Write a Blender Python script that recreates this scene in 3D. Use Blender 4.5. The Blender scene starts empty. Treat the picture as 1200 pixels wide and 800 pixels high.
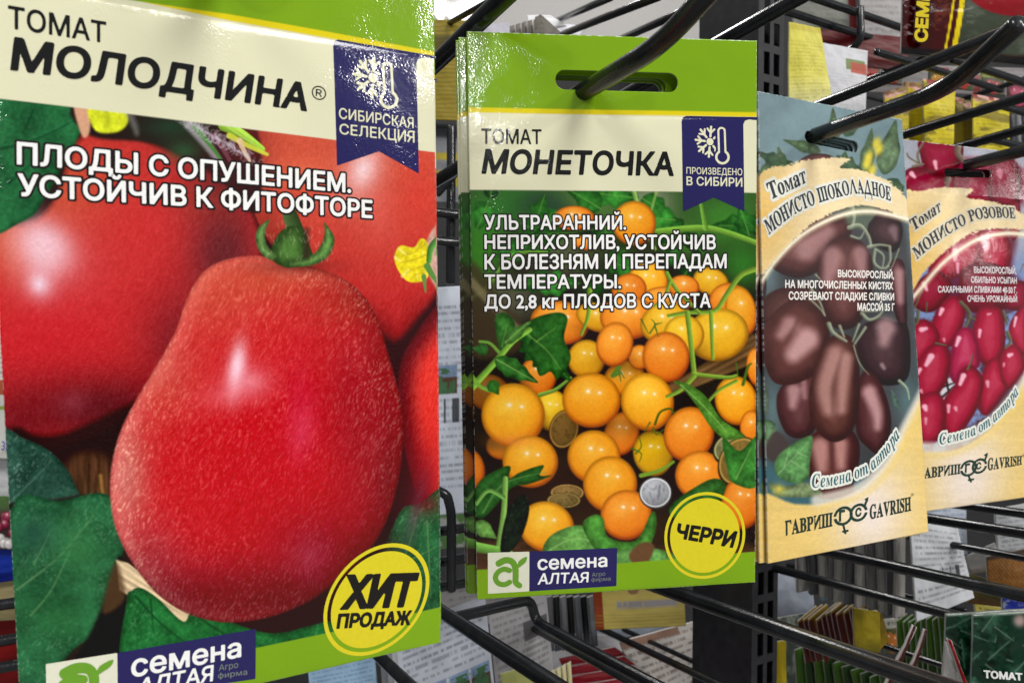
import bpy, bmesh, math, random
import numpy as np
from mathutils import Vector, Matrix
random.seed(4)
SC = bpy.context.scene; COL = SC.collection
# ---------------------------------------------------------------- camera, light, exposure
CAM_Z = 1.4; FPX = 863.5                                   # eye height (m); focal length in drawing units (1200 wide)
cam = bpy.data.objects.new('camera', bpy.data.cameras.new('camera')); COL.objects.link(cam); SC.camera = cam
cam.location = (0, 0, CAM_Z); cam.rotation_euler = (math.radians(90), 0, 0)
cam.data.sensor_width = 36; cam.data.lens = 36 * FPX / 1200; cam.data.clip_start = .01; cam.data.clip_end = 60
cam.data.dof.use_dof = True; cam.data.dof.focus_distance = .22; cam.data.dof.aperture_fstop = 34
w = bpy.data.worlds.new('World'); SC.world = w; w.use_nodes = True
w.node_tree.nodes['Background'].inputs[0].default_value = (.95, .97, 1, 1); w.node_tree.nodes['Background'].inputs[1].default_value = .30
SC.view_settings.view_transform = 'Standard'; SC.view_settings.look = 'None'; SC.view_settings.exposure = 0; SC.view_settings.gamma = 1
def lamp(name, loc, size, power, target=None, col=(1, .98, .95)):          # ceiling lamps of the shop, plus one added fill
    l = bpy.data.lights.new(name, 'AREA'); l.shape = 'RECTANGLE'; l.size, l.size_y = size; l.energy = power; l.color = col
    o = bpy.data.objects.new(name, l); COL.objects.link(o); o.location = loc
    d = Vector(target or (0, .25, CAM_Z)) - Vector(loc); o.rotation_euler = d.to_track_quat('-Z', 'Y').to_euler(); return o
lamp('ceiling_panel_lamp', (2.6, -2.6, CAM_Z + 3.0), (1.5, 1.5), 158)
lamp('ceiling_panel_lamp', (-1.6, -2.0, CAM_Z + 2.8), (1.2, 1.2), 60)
lamp('ceiling_spot_lamp', (5.44, -3.58, CAM_Z + 2.56), (.42, .26), 96)
lamp('ceiling_spot_lamp', (5.45, -3.6, CAM_Z + 2.2), (.18, .16), 18)
lamp('ceiling_spot_lamp', (1.08, -6.3, CAM_Z + 1.66), (.28, .20), 50)
lamp('ceiling_spot_lamp', (5.66, -.9, CAM_Z + 1.14), (.5, .08), 4)
lamp('ceiling_tube_lamp', (-.75, 1.75, CAM_Z + 1.95), (1.5, .10), 26, (.1, .3, CAM_Z - .1))   # over the display, draws the bright lines along the wires
lamp('ceiling_fill', (.5, 5.0, 1.0), (2.5, 2.5), 62, (.5, 5.0, 4.0))             # added unseen fill, brightens the shop ceiling from below
# ---------------------------------------------------------------- print colours (numpy)
# The printed pictures of the packets are worked out vertex by vertex: X, Y are the print's own drawing coordinates.
def hsh(ix, iy, s):
    n = (ix.astype(np.int64) * 374761393 + iy.astype(np.int64) * 668265263 + s * 974634777) & 0x7fffffff
    n = ((n ^ (n >> 13)) * 1274126177) & 0x7fffffff
    return ((n ^ (n >> 16)) & 0xffff) / 65535.0
def vnoise(x, y, s=0):
    ix, iy = np.floor(x), np.floor(y); fx, fy = x - ix, y - iy
    fx = fx * fx * (3 - 2 * fx); fy = fy * fy * (3 - 2 * fy)
    a, b = hsh(ix, iy, s), hsh(ix + 1, iy, s); c, d = hsh(ix, iy + 1, s), hsh(ix + 1, iy + 1, s)
    return (a + (b - a) * fx) * (1 - fy) + (c + (d - c) * fx) * fy
def fbm(x, y, s=0, o=4):
    t = 0; a = .5; w = 0
    for k in range(o):
        t = t + a * vnoise(x * 2 ** k + 17 * k, y * 2 ** k - 9 * k, s + k); w += a; a *= .55
    return t / w
def sst(a, b, x):
    t = np.clip((x - a) / (b - a), 0, 1); return t * t * (3 - 2 * t)
def smooth(pts, closed=True, n=6):
    P = np.array(pts, float); m = len(P); out = []
    for i in range(m if closed else m - 1):
        g = (lambda k: P[k % m]) if closed else (lambda k: P[min(max(k, 0), m - 1)])
        p0, p1, p2, p3 = g(i - 1), g(i), g(i + 1), g(i + 2)
        for k in range(n):
            t = k / n
            out.append(.5 * (2 * p1 + (p2 - p0) * t + (2 * p0 - 5 * p1 + 4 * p2 - p3) * t * t + (3 * p1 - p0 - 3 * p2 + p3) * t ** 3))
    if not closed: out.append(P[-1])
    return np.array(out)
class Art:
    def __init__(s, X, Y, base):
        s.X, s.Y = X, Y; s.C = np.zeros((len(X), 3)) + np.array(base, float)
    def near(s, x0, y0, x1, y1):
        return np.nonzero((s.X > x0) & (s.X < x1) & (s.Y > y0) & (s.Y < y1))[0]
    def mix(s, i, col, a):
        a = np.clip(a, 0, 1)[:, None]; s.C[i] = s.C[i] * (1 - a) + np.asarray(col, float) * a
    def blob(s, cx, cy, rx, ry, col, a=1, ang=0, p=1.6, lim=None):        # soft spot of colour
        r = max(rx, ry) * 2.2; i = s.near(cx - r, cy - r, cx + r, cy + r)
        if lim is not None: i = i[np.isin(i, lim, assume_unique=True)] if not isinstance(lim, np.ndarray) or lim.dtype != bool else i[lim[i]]
        t = math.radians(ang); dx, dy = s.X[i] - cx, s.Y[i] - cy
        q = ((dx * math.cos(t) + dy * math.sin(t)) / rx) ** 2 + ((dy * math.cos(t) - dx * math.sin(t)) / ry) ** 2
        s.mix(i, col, a * np.exp(-q ** (p / 2) * 1.2))
    def sdf(s, pts, pad=12):                                           # signed distance (inside > 0) near an outline
        P = np.asarray(pts, float); i = s.near(P[:, 0].min() - pad, P[:, 1].min() - pad, P[:, 0].max() + pad, P[:, 1].max() + pad)
        x, y = s.X[i], s.Y[i]; d = np.full(len(i), 1e9); ins = np.zeros(len(i), bool)
        for k in range(len(P)):
            (ax, ay), (bx, by) = P[k], P[(k + 1) % len(P)]; ex, ey = bx - ax, by - ay; L = ex * ex + ey * ey + 1e-9
            t = np.clip(((x - ax) * ex + (y - ay) * ey) / L, 0, 1)
            d = np.minimum(d, (x - ax - t * ex) ** 2 + (y - ay - t * ey) ** 2)
            c = (ay > y) != (by > y)
            with np.errstate(divide='ignore', invalid='ignore'): ins ^= c & (x < ex * (y - ay) / (by - ay if by != ay else 1e-9) + ax)
        d = np.sqrt(d); return i, np.where(ins, d, -d)
    def shape(s, pts, col, a=1, soft=1.0, cur=True, n=5):              # filled outline; col may be a function of (i, distance)
        i, d = s.sdf(smooth(pts, True, n) if cur else pts)
        if callable(col):
            k = d > -soft; i, d = i[k], d[k]; col = col(i, d)
        s.mix(i, col, a * sst(-soft, soft, d)); m = np.zeros(len(s.X), bool); m[i[d > 0]] = True; return m
    def line(s, pts, w0, w1, col, a=1, soft=.8, cur=True, shade=None): # tapering stroke
        P = smooth(pts, False, 5) if cur and len(pts) > 2 else np.array(pts, float); m = max(w0, w1) + 4
        i = s.near(P[:, 0].min() - m, P[:, 1].min() - m, P[:, 0].max() + m, P[:, 1].max() + m)
        if not len(i): return
        x, y = s.X[i], s.Y[i]; best = np.full(len(i), 1e9); sg = np.zeros(len(i))
        for k in range(len(P) - 1):
            (ax, ay), (bx, by) = P[k], P[k + 1]; ex, ey = bx - ax, by - ay; L = ex * ex + ey * ey + 1e-9
            t = np.clip(((x - ax) * ex + (y - ay) * ey) / L, 0, 1)
            w = w0 + (w1 - w0) * (k + t) / (len(P) - 1)
            d = np.hypot(x - ax - t * ex, y - ay - t * ey) - w / 2
            u = d < best; best = np.where(u, d, best); sg = np.where(u, ((x - ax) * ey - (y - ay) * ex) / math.sqrt(L) / (w / 2 + .01), sg)
        c = np.zeros((len(i), 3)) + np.array(col, float)
        if shade is not None: c = c * (1 + shade * np.clip(sg, -1, 1))[:, None]
        s.mix(i, c, a * sst(soft, -soft, best))
    def ball(s, cx, cy, rx, ry, lo, mid, hi, ang=0, lights=((-.25, -.45, .13),), soft=1.2, L=(-.3, -.6), a=1, edge=.35):
        r = max(rx, ry) + 4; i = s.near(cx - r, cy - r, cx + r, cy + r); t = math.radians(ang)
        dx, dy = s.X[i] - cx, s.Y[i] - cy; u = (dx * math.cos(t) + dy * math.sin(t)) / rx; v = (dy * math.cos(t) - dx * math.sin(t)) / ry
        q = np.hypot(u, v); z = np.sqrt(np.clip(1 - q * q, 0, 1)); k = (dx / rx * L[0] + dy / ry * L[1]) * .62 + z * .75
        k = k + (fbm(s.X[i] / 14, s.Y[i] / 14, int(cx) % 97, 2) - .5) * .16
        lo, mid, hi = (np.array(c, float) for c in (lo, mid, hi))
        f = sst(-.15, .55, k)[:, None]; g = sst(.5, 1.05, k)[:, None]
        c = lo * (1 - f) + mid * f; c = c * (1 - g) + hi * g
        c = c * (1 - edge * sst(.8, 1.0, q))[:, None]
        s.mix(i, c, a * sst(1 + soft / rx, 1 - soft / rx, q))
        for (hx, hy, hr) in lights:
            s.blob(cx + hx * rx, cy + hy * ry, hr * rx, hr * rx * .9, (255, 248, 232), .95, p=2.6)
            s.blob(cx + hx * rx, cy + hy * ry, hr * rx * 2.4, hr * rx * 2.2, (255, 240, 200), .3)
    def fruit(s, pts, lo, mid, hi, lit=(), L=(-.5, -.5), soft=1.0, n=.16, fat=1.07):   # free-form fruit: dark rim, round middle, streaks of shine
        lo, mid, hi = (np.array(c, float) for c in (lo, mid, hi)); P = np.asarray(pts, float); P = P.mean(0) + (P - P.mean(0)) * fat; pts = P; cx, cy = P.mean(0); rx, ry = np.ptp(P[:, 0]) / 2, np.ptp(P[:, 1]) / 2
        def f(i, d):
            m = max(d.max(), 1); k = sst(0, .85, d / m) * .7 + .3 * (.5 + .5 * ((s.X[i] - cx) / rx * L[0] + (s.Y[i] - cy) / ry * L[1])) + n * (fbm(s.X[i] / 9, s.Y[i] / 9, int(cx) % 89, 3) - .5)
            g, h = sst(0, .55, k)[:, None], sst(.55, 1.05, k)[:, None]; c = lo * (1 - g) + mid * g; return c * (1 - h) + hi * h
        m = s.shape(pts, f, soft=soft)
        for (q, w0, w1, col, al, sf) in lit: s.line(q, w0, w1, col, min(1, al * 1.5), soft=sf * .62)
        return m
    def leaf(s, pts, col, vein, ribs=(), rib_w=2.0, var=.35, sc=22, soft=1.0, dark=.25, fuzz=0):
        c0 = np.array(col, float)
        def f(i, d):
            k = 1 + var * (fbm(s.X[i] / sc, s.Y[i] / sc, int(sc * 7)) - .5) * 2 + .22 * (vnoise(s.X[i] / 3.1, s.Y[i] / 3.1, 5) - .5)
            k = k * (1 - dark * sst(7, 0, d)); c = c0 * k[:, None]
            if fuzz: c = c + (fuzz * (sst(.62, .9, vnoise((s.X[i] * .82 + s.Y[i] * .57) / 1.5, (s.Y[i] * .82 - s.X[i] * .57) / 3.2 + 3 * fbm(s.X[i] / 20, s.Y[i] / 20, 5, 2), 8)) * vnoise(s.X[i] / 25, s.Y[i] / 25, 3)))[:, None]
            return c
        m = s.shape(pts, f, soft=soft)
        for r in ribs: s.line(r, rib_w, .6, vein, .75, soft=1.2)
        return m
    def grain(s, amt=.05, sc=2.2):
        s.C *= (1 + amt * (fbm(s.X / sc, s.Y / sc, 3, 2) - .5) * 2)[:, None]
    def out(s):
        c = np.clip(s.C / 255, 0, 1); c = np.where(c < .04045, c / 12.92, ((c + .055) / 1.055) ** 2.4); return np.clip(c - .012, 0, 1) * 1.006    # ink without the film's own sheen

def leaflet(p0, p1, w, n=5, saw=.16, seed=0):                           # a toothed pointed leaf outline from stalk p0 to tip p1
    (x0, y0), (x1, y1) = p0, p1; dx, dy = x1 - x0, y1 - y0; L = math.hypot(dx, dy); nx, ny = -dy / L, dx / L; a, b = [], []
    for k in range(2 * n + 1):
        t = k / (2 * n); h = w * math.sin(math.pi * min(1, t ** .75)) * (1 - .35 * t) * (1 + (saw if k % 2 else -saw)) if 0 < k < 2 * n else 0
        a.append((x0 + dx * t + nx * h, y0 + dy * t + ny * h)); b.append((x0 + dx * t - nx * h, y0 + dy * t - ny * h))
    return a + b[-2:0:-1]

def art_pear(X, Y):                                                     # the red pear-shaped tomato
    A = Art(X, Y, (46, 24, 24)); n1 = fbm(X / 30, Y / 30, 2); wx, wy = X + 9 * fbm(X / 22, Y / 22, 51, 2), Y + 9 * fbm(X / 20, Y / 24, 52, 2); hair = vnoise((wx * .92 + wy * .38) / 1.1, (wy * .92 - wx * .38) / 4.4, 4); hair2 = vnoise((wx * .8 - wy * .6) / 3.0, (wy * .8 + wx * .6) / 1.4, 9)
    # right-hand tomato behind
    def c_r(i, d):
        x, y = X[i], Y[i]; t = sst(150, 430, y)[:, None]
        c = np.array([214, 84, 62.]) * (1 - t) + np.array([196, 38, 42.]) * t
        k = 1 - .62 * sst(45, 0, d) * sst(330, 420, y) - .35 * sst(70, 0, 515 - x) * sst(320, 420, y) - .3 * sst(60, 0, x - 300) * sst(200, 300, y)
        return c * k[:, None] * [.95, 1, 1] + (16 * (hair[i] - .55))[:, None]
    A.shape([(296, 150), (400, 150), (540, 150), (540, 330), (510, 372), (470, 440), (440, 400), (400, 330), (330, 300), (296, 250), (292, 200)], c_r, soft=2)
    A.blob(424, 200, 22, 34, (250, 232, 240), .85, ang=20); A.blob(405, 238, 26, 12, (238, 150, 140), .6); A.blob(350, 205, 40, 20, (232, 120, 84), .6)
    A.blob(445, 255, 24, 40, (232, 110, 100), .4); A.blob(490, 230, 30, 60, (222, 60, 52), .5)
    # the third one, lower right
    A.shape([(420, 380), (460, 400), (500, 360), (530, 340), (530, 640), (470, 640)], (52, 26, 30), soft=6)
    def c_t(i, d):
        k = sst(0, 34, d)[:, None]; return np.array([92, 22, 30.]) * (1 - k) + np.array([226, 58, 50.]) * k + (22 * (hair[i] - .5))[:, None]
    A.shape([(540, 330), (513, 356), (488, 388), (470, 420), (465, 455), (470, 510), (482, 560), (500, 610), (540, 640)], c_t, soft=2)
    A.blob(500, 560, 22, 50, (150, 24, 36), .6)
    # left-hand tomato behind
    def c_l(i, d):
        x, y = X[i], Y[i]; c = np.zeros((len(i), 3)) + (206, 44, 46)
        for (cx, cy, rx, ry, col, a) in ((80, 220, 90, 60, (206, 84, 56), .9), (10, 280, 30, 50, (214, 92, 62), .8), (180, 270, 90, 60, (214, 52, 52), .8), (60, 400, 80, 60, (214, 36, 44), .8),
                                        (262, 300, 46, 80, (104, 40, 44), .95), (240, 230, 50, 26, (150, 62, 48), .5), (130, 480, 130, 46, (96, 28, 34), .95), (20, 500, 50, 40, (110, 30, 36), .7), (210, 400, 46, 60, (120, 32, 38), .8)):
            q = ((x - cx) / rx) ** 2 + ((y - cy) / ry) ** 2; w = (a * np.exp(-q * 1.1))[:, None]; c = c * (1 - w) + np.array(col, float) * w
        return c * (1 - .4 * sst(8, 0, d))[:, None] * [.93, .98, .98] + (13 * (hair[i] - .5) + 10 * sst(.7, 1, hair2[i]))[:, None]
    A.shape([(-30, 262), (25, 262), (60, 238), (90, 165), (130, 152), (190, 172), (245, 200), (290, 238), (306, 290), (296, 340), (240, 420), (170, 465), (110, 495), (60, 512), (5, 503), (-30, 490)], c_l, soft=1.6)
    A.blob(50, 290, 40, 32, (240, 218, 236), .95, ang=35, p=2.6); A.blob(60, 300, 56, 44, (232, 150, 150), .4, ang=30); A.blob(46, 333, 16, 18, (244, 226, 244), .85, ang=-30); A.blob(20, 300, 18, 40, (226, 120, 110), .4)
    A.blob(85, 470, 18, 14, (150, 66, 78), .5)
    # leaf and flower at the top
    A.leaf([(-30, 100), (60, 100), (92, 128), (96, 150), (80, 185), (52, 235), (30, 258), (-30, 268)], (38, 96, 56), (20, 62, 38), [[(0, 175), (40, 165), (88, 142)], [(10, 215), (40, 190)], [(30, 150), (45, 118)]], 4, sc=30, soft=1.5)
    A.shape([(92, 120), (250, 120), (300, 150), (300, 250), (250, 205), (180, 170), (105, 160)], (42, 30, 28), soft=3)
    A.blob(200, 150, 40, 16, (40, 62, 44), .9); A.blob(215, 178, 22, 14, (50, 82, 52), .9); A.blob(262, 205, 30, 30, (70, 34, 38), .7); A.blob(290, 160, 30, 60, (120, 40, 40), .6)
    A.shape([(86, 120), (104, 124), (105, 155), (96, 160)], (212, 160, 128), soft=2)
    A.shape([(103, 128), (125, 124), (147, 132), (149, 146), (136, 156), (112, 154)], lambda i, d: np.array([206, 214, 44.]) * (.78 + .5 * fbm(X[i] / 7, Y[i] / 12, 6))[:, None], soft=2)
    A.line([(152, 136), (158, 150), (160, 158)], 9, 4, (150, 150, 150), .5, soft=4)
    A.line([(222, 146), (240, 168), (256, 190)], 15, 7, (176, 172, 176), .7, soft=3); A.line([(228, 150), (246, 172), (258, 188)], 6, 3, (74, 128, 58), .95)
    A.line([(250, 160), (262, 178), (270, 192)], 7, 4, (120, 66, 78), .8); A.line([(262, 148), (282, 158), (306, 176)], 14, 7, (150, 196, 66), 1, shade=.25)
    A.line([(268, 160), (290, 172), (312, 182)], 7, 4, (206, 214, 70), .9); A.line([(280, 166), (286, 180), (292, 190)], 7, 3, (222, 190, 150), .9)
    for k in range(150):                                                # pale hairs along the sepals
        h1, h2, h3 = (float(hsh(np.array([k]), np.array([q]), 9)[0]) for q in (1, 2, 3)); t = h1; x, y = 214 + t * 78 + (h2 - .5) * 22, 140 + t * 46 + (h2 - .5) * 16
        A.line([(x, y), (x + 5 * math.cos(h3 * 6.3), y + 6 * math.sin(h3 * 6.3)), (x + 7 * math.cos(h3 * 6.3 + .6), y + 9 * math.sin(h3 * 6.3 + .6))], .9, .5, (206, 196, 208), .5, soft=.9)
    for q in ([(266, 150), (290, 166), (304, 175)], [(276, 152), (296, 166)]): A.line(q, 1.6, 1, (216, 232, 120), .6, soft=1.2)
    # the ground under the fruit
    A.shape([(10, 514), (60, 524), (120, 506), (160, 486), (150, 640), (140, 760), (16, 760)], (40, 25, 22), soft=5)
    A.shape([(76, 548), (100, 530), (128, 540), (134, 590), (112, 596), (92, 580)], lambda i, d: np.array([96, 62, 42.]) * (.45 + .8 * fbm(X[i] / 4, Y[i] / 26, 3))[:, None], .85, soft=9)
    A.line([(118, 556), (121, 584)], 4, 3, (206, 150, 70), .6, soft=2)
    A.leaf([(-5, 505), (30, 514), (56, 526), (76, 545), (88, 566), (94, 592), (60, 604), (-5, 606)], (42, 74, 62), (82, 122, 102), [[(10, 590), (40, 560), (60, 540)]], 2, sc=16, fuzz=60)
    A.shape([(-5, 592), (60, 584), (100, 578), (100, 586), (20, 600), (-5, 606)], (40, 28, 30), soft=3)
    A.leaf([(12, 598), (70, 586), (126, 578), (146, 628), (138, 660), (122, 706), (110, 740), (82, 764), (40, 820), (5, 820)], (40, 92, 58), (110, 150, 100), [[(20, 690), (70, 650), (110, 602)], [(36, 720), (60, 690), (84, 640)], [(40, 660), (60, 620)]], 2.2, sc=26, fuzz=34)
    for k in range(9):
        x, y = 24 + 10 * k, 694 - 10 * k; A.line([(x, y), (x + 16, y - 2), (x + 34, y + 10 + 2 * k)], 1.6, .7, (24, 62, 42), .6, soft=1.4); A.line([(x, y), (x - 4, y - 22), (x + 4, y - 40)], 1.5, .6, (84, 128, 90), .4, soft=1.4)
    for k in range(7): A.line([(164 + 9 * k, 700 + 5 * k), (160 + 10 * k, 722 + 4 * k), (166 + 11 * k, 744)], 1.8, .7, (16, 62, 32), .6, soft=1.6)
    for k in range(8): A.line([(300 + 13 * k, 744 - k), (306 + 13 * k, 752), (316 + 13 * k, 756)], 2, .8, (18, 64, 34), .5, soft=1.6)
    for k in range(7): A.line([(440 + 9 * k, 704 - 16 * k), (456 + 8 * k, 706 - 14 * k), (474 + 7 * k, 712 - 14 * k)], 1.8, .7, (20, 56, 34), .55, soft=1.5)
    A.blob(90, 640, 40, 40, (70, 140, 76), .45); A.blob(40, 625, 30, 26, (36, 62, 60), .6); A.blob(70, 725, 46, 34, (44, 104, 52), .5)
    A.shape([(124, 700), (140, 650), (152, 690), (156, 764), (80, 790), (100, 752)], (24, 20, 20), soft=4)
    A.shape([(136, 654), (150, 658), (192, 690), (230, 714), (224, 730), (190, 722), (158, 700), (140, 690)], lambda i, d: np.array([222, 196, 156.]) * (.72 + .42 * vnoise(X[i] / 60, (Y[i] - X[i] * .62) / 2.4, 3))[:, None], soft=1.4, cur=False)
    A.shape([(132, 662), (140, 664), (146, 700), (120, 716)], (86, 62, 40), .8, soft=4)
    A.leaf([(148, 704), (154, 690), (166, 687), (186, 700), (214, 726), (226, 714), (262, 724), (320, 740), (392, 726), (392, 760), (300, 790), (152, 790)], (34, 100, 48), (18, 60, 34), [[(158, 696), (190, 730), (230, 760)], [(226, 716), (262, 740), (310, 756)], [(176, 700), (180, 740)]], 3, sc=18, fuzz=24)
    A.leaf([(420, 690), (448, 640), (470, 596), (490, 590), (530, 578), (530, 740), (400, 760)], (38, 88, 52), (92, 136, 80), [[(430, 720), (470, 660), (490, 596)], [(470, 660), (512, 640)], [(500, 610), (505, 700)]], 2.4, sc=20, fuzz=40)
    A.blob(486, 600, 8, 40, (96, 70, 84), .6, ang=15); A.blob(452, 640, 18, 26, (50, 24, 26), .7); A.blob(500, 590, 20, 14, (110, 24, 30), .7)
    # the pear tomato
    O = [(340, 312), (322, 305), (300, 300), (270, 303), (245, 313), (228, 331), (216, 356), (206, 385), (190, 416), (172, 446), (155, 475), (142, 502), (133, 532), (129, 562), (130, 590), (135, 616), (146, 642), (160, 665), (180, 690), (206, 710), (235, 722), (265, 727), (300, 724), (330, 716), (362, 702), (388, 684), (412, 664), (436, 638), (453, 606), (464, 570), (470, 532), (471, 500), (468, 470), (461, 440), (452, 410), (445, 386), (434, 360), (418, 340), (398, 325), (372, 316)]
    def c_p(i, d):
        x, y = X[i], Y[i]; c = np.zeros((len(i), 3)) + (216, 38, 42)
        for (cx, cy, rx, ry, col, a) in ((320, 330, 100, 34, (216, 92, 62), .8), (250, 350, 60, 50, (222, 84, 66), .7), (190, 440, 50, 60, (224, 92, 78), .75), (350, 370, 70, 46, (222, 48, 50), .5),
                                        (420, 480, 52, 110, (168, 32, 42), .85), (450, 560, 46, 90, (150, 40, 46), .8), (300, 560, 110, 110, (208, 22, 38), .6), (150, 560, 26, 80, (222, 120, 110), .8), (400, 640, 90, 50, (150, 22, 36), .85),
                                        (240, 690, 110, 40, (152, 26, 40), .85), (330, 690, 90, 36, (140, 24, 36), .8), (180, 650, 40, 46, (186, 62, 72), .6), (350, 480, 20, 60, (220, 40, 76), .4), (400, 360, 50, 26, (190, 52, 44), .7)):
            q = ((x - cx) / rx) ** 2 + ((y - cy) / ry) ** 2; w = (a * np.exp(-q * 1.1))[:, None]; c = c * (1 - w) + np.array(col, float) * w
        rim = sst(26, 2, d) * sst(470, 300, x + (y - 300) * .2)
        c = c + (rim * 30)[:, None] * np.array([.6, 1, .9]); c = c * (1 - .13 * sst(6, 0, d) - .2 * sst(40, 0, d) * sst(330, 440, x) - .26 * sst(70, 0, d) * sst(600, 720, y))[:, None] * [.92, .98, .98]
        fz = sst(.6, .95, hair[i]) * (.35 + 1.1 * vnoise(x / 40, y / 40, 4)) + .8 * sst(.68, .98, hair2[i]) * vnoise(x / 55, y / 55, 7)
        dens = .45 + .7 * sst(240, 130, x) + .5 * sst(380, 430, x) * sst(600, 400, y) + .35 * sst(380, 310, y)
        fz = fz * dens; c = c + fz[:, None] * np.array([30, 55, 44.])
        return c - (11 * sst(.5, .1, hair[i]))[:, None]
    A.shape(O, c_p, soft=1.3)
    A.blob(276, 432, 11, 34, (252, 226, 240), .95, ang=8, p=2.2); A.blob(290, 446, 26, 20, (240, 150, 164), .75); A.blob(262, 462, 30, 16, (236, 120, 130), .5, ang=-12); A.blob(352, 506, 14, 30, (226, 74, 104), .5, ang=12)
    A.blob(362, 650, 26, 28, (170, 70, 92), .45)
    # calyx
    A.blob(345, 312, 48, 10, (110, 40, 34), .8)
    A.line([(338, 252), (346, 274), (354, 300)], 17, 22, (62, 84, 46), 1, shade=-.3)
    A.shape([(316, 300), (320, 282), (332, 268), (348, 266), (358, 280), (358, 304), (340, 314), (324, 310)], lambda i, d: np.array([70, 106, 50.]) * (.62 + .5 * sst(0, 16, d) + .35 * (fbm(X[i] / 4, Y[i] / 6, 3) - .5))[:, None], soft=1.4)
    sep = lambda c: (lambda i, d: np.array(c, float) * (.66 + .45 * sst(0, 7, d) + .5 * (fbm(X[i] / 3, Y[i] / 6, 13) - .5))[:, None])
    A.shape([(315, 258), (306, 263), (299, 272), (299, 286), (305, 298), (316, 305), (322, 300), (313, 290), (309, 279), (311, 267)], sep((104, 146, 78)), soft=1.2)
    A.shape([(378, 261), (384, 268), (390, 278), (389, 290), (382, 302), (368, 310), (350, 313), (338, 312), (340, 307), (356, 303), (368, 296), (376, 284), (379, 272)], sep((92, 134, 68)), soft=1.2)
    A.line([(358, 270), (357, 300)], 6, 8, (60, 44, 36), .7, soft=3)
    for k in range(40):
        x = 306 + k * 2.1; y = 262 + 46 * hsh(np.array([k]), np.array([1]), 3)[0]; A.line([(x, y), (x + 3 * math.cos(k * 3.), y - 5)], .9, .5, (214, 214, 180), .35, soft=.8)
    # yellow flower on the right
    A.shape([(498, 296), (506, 270), (530, 256), (530, 350), (506, 330)], lambda i, d: np.array([226, 190, 170.]) * (.7 + .5 * fbm(X[i] / 5, Y[i] / 8, 3))[:, None], .9, soft=2.5)
    A.shape([(461, 300), (468, 288), (484, 290), (492, 280), (500, 284), (503, 306), (500, 326), (486, 331), (474, 328), (464, 314)], lambda i, d: (np.array([236, 218, 40.]) + np.array([10, 16, 70.]) * sst(.62, .9, fbm(X[i] / 4, Y[i] / 9, 12))[:, None]) * (.8 + .35 * fbm(X[i] / 5, Y[i] / 5, 31))[:, None], soft=1.2)
    for q in ([(498, 286), (484, 296), (470, 300)], [(500, 298), (486, 304), (468, 308)], [(500, 310), (488, 314), (474, 320)], [(496, 320), (486, 322), (480, 328)], [(494, 284), (488, 292)]): A.line(q, 1.4, .8, (176, 140, 26), .6, soft=1.2)
    for q in ([(462, 302), (468, 306)], [(466, 292), (474, 298)], [(470, 324), (478, 316)]): A.line(q, 3, 2, (250, 240, 150), .7, soft=1.6)
    A.line([(516, 278), (505, 290), (502, 306)], 9, 6, (82, 138, 62), 1, shade=.3); A.line([(500, 312), (508, 325), (513, 332)], 8, 3, (92, 140, 66), 1); A.line([(496, 324), (498, 342)], 6, 2, (100, 140, 74), 1)
    A.grain(.05); return A.out()

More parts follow.
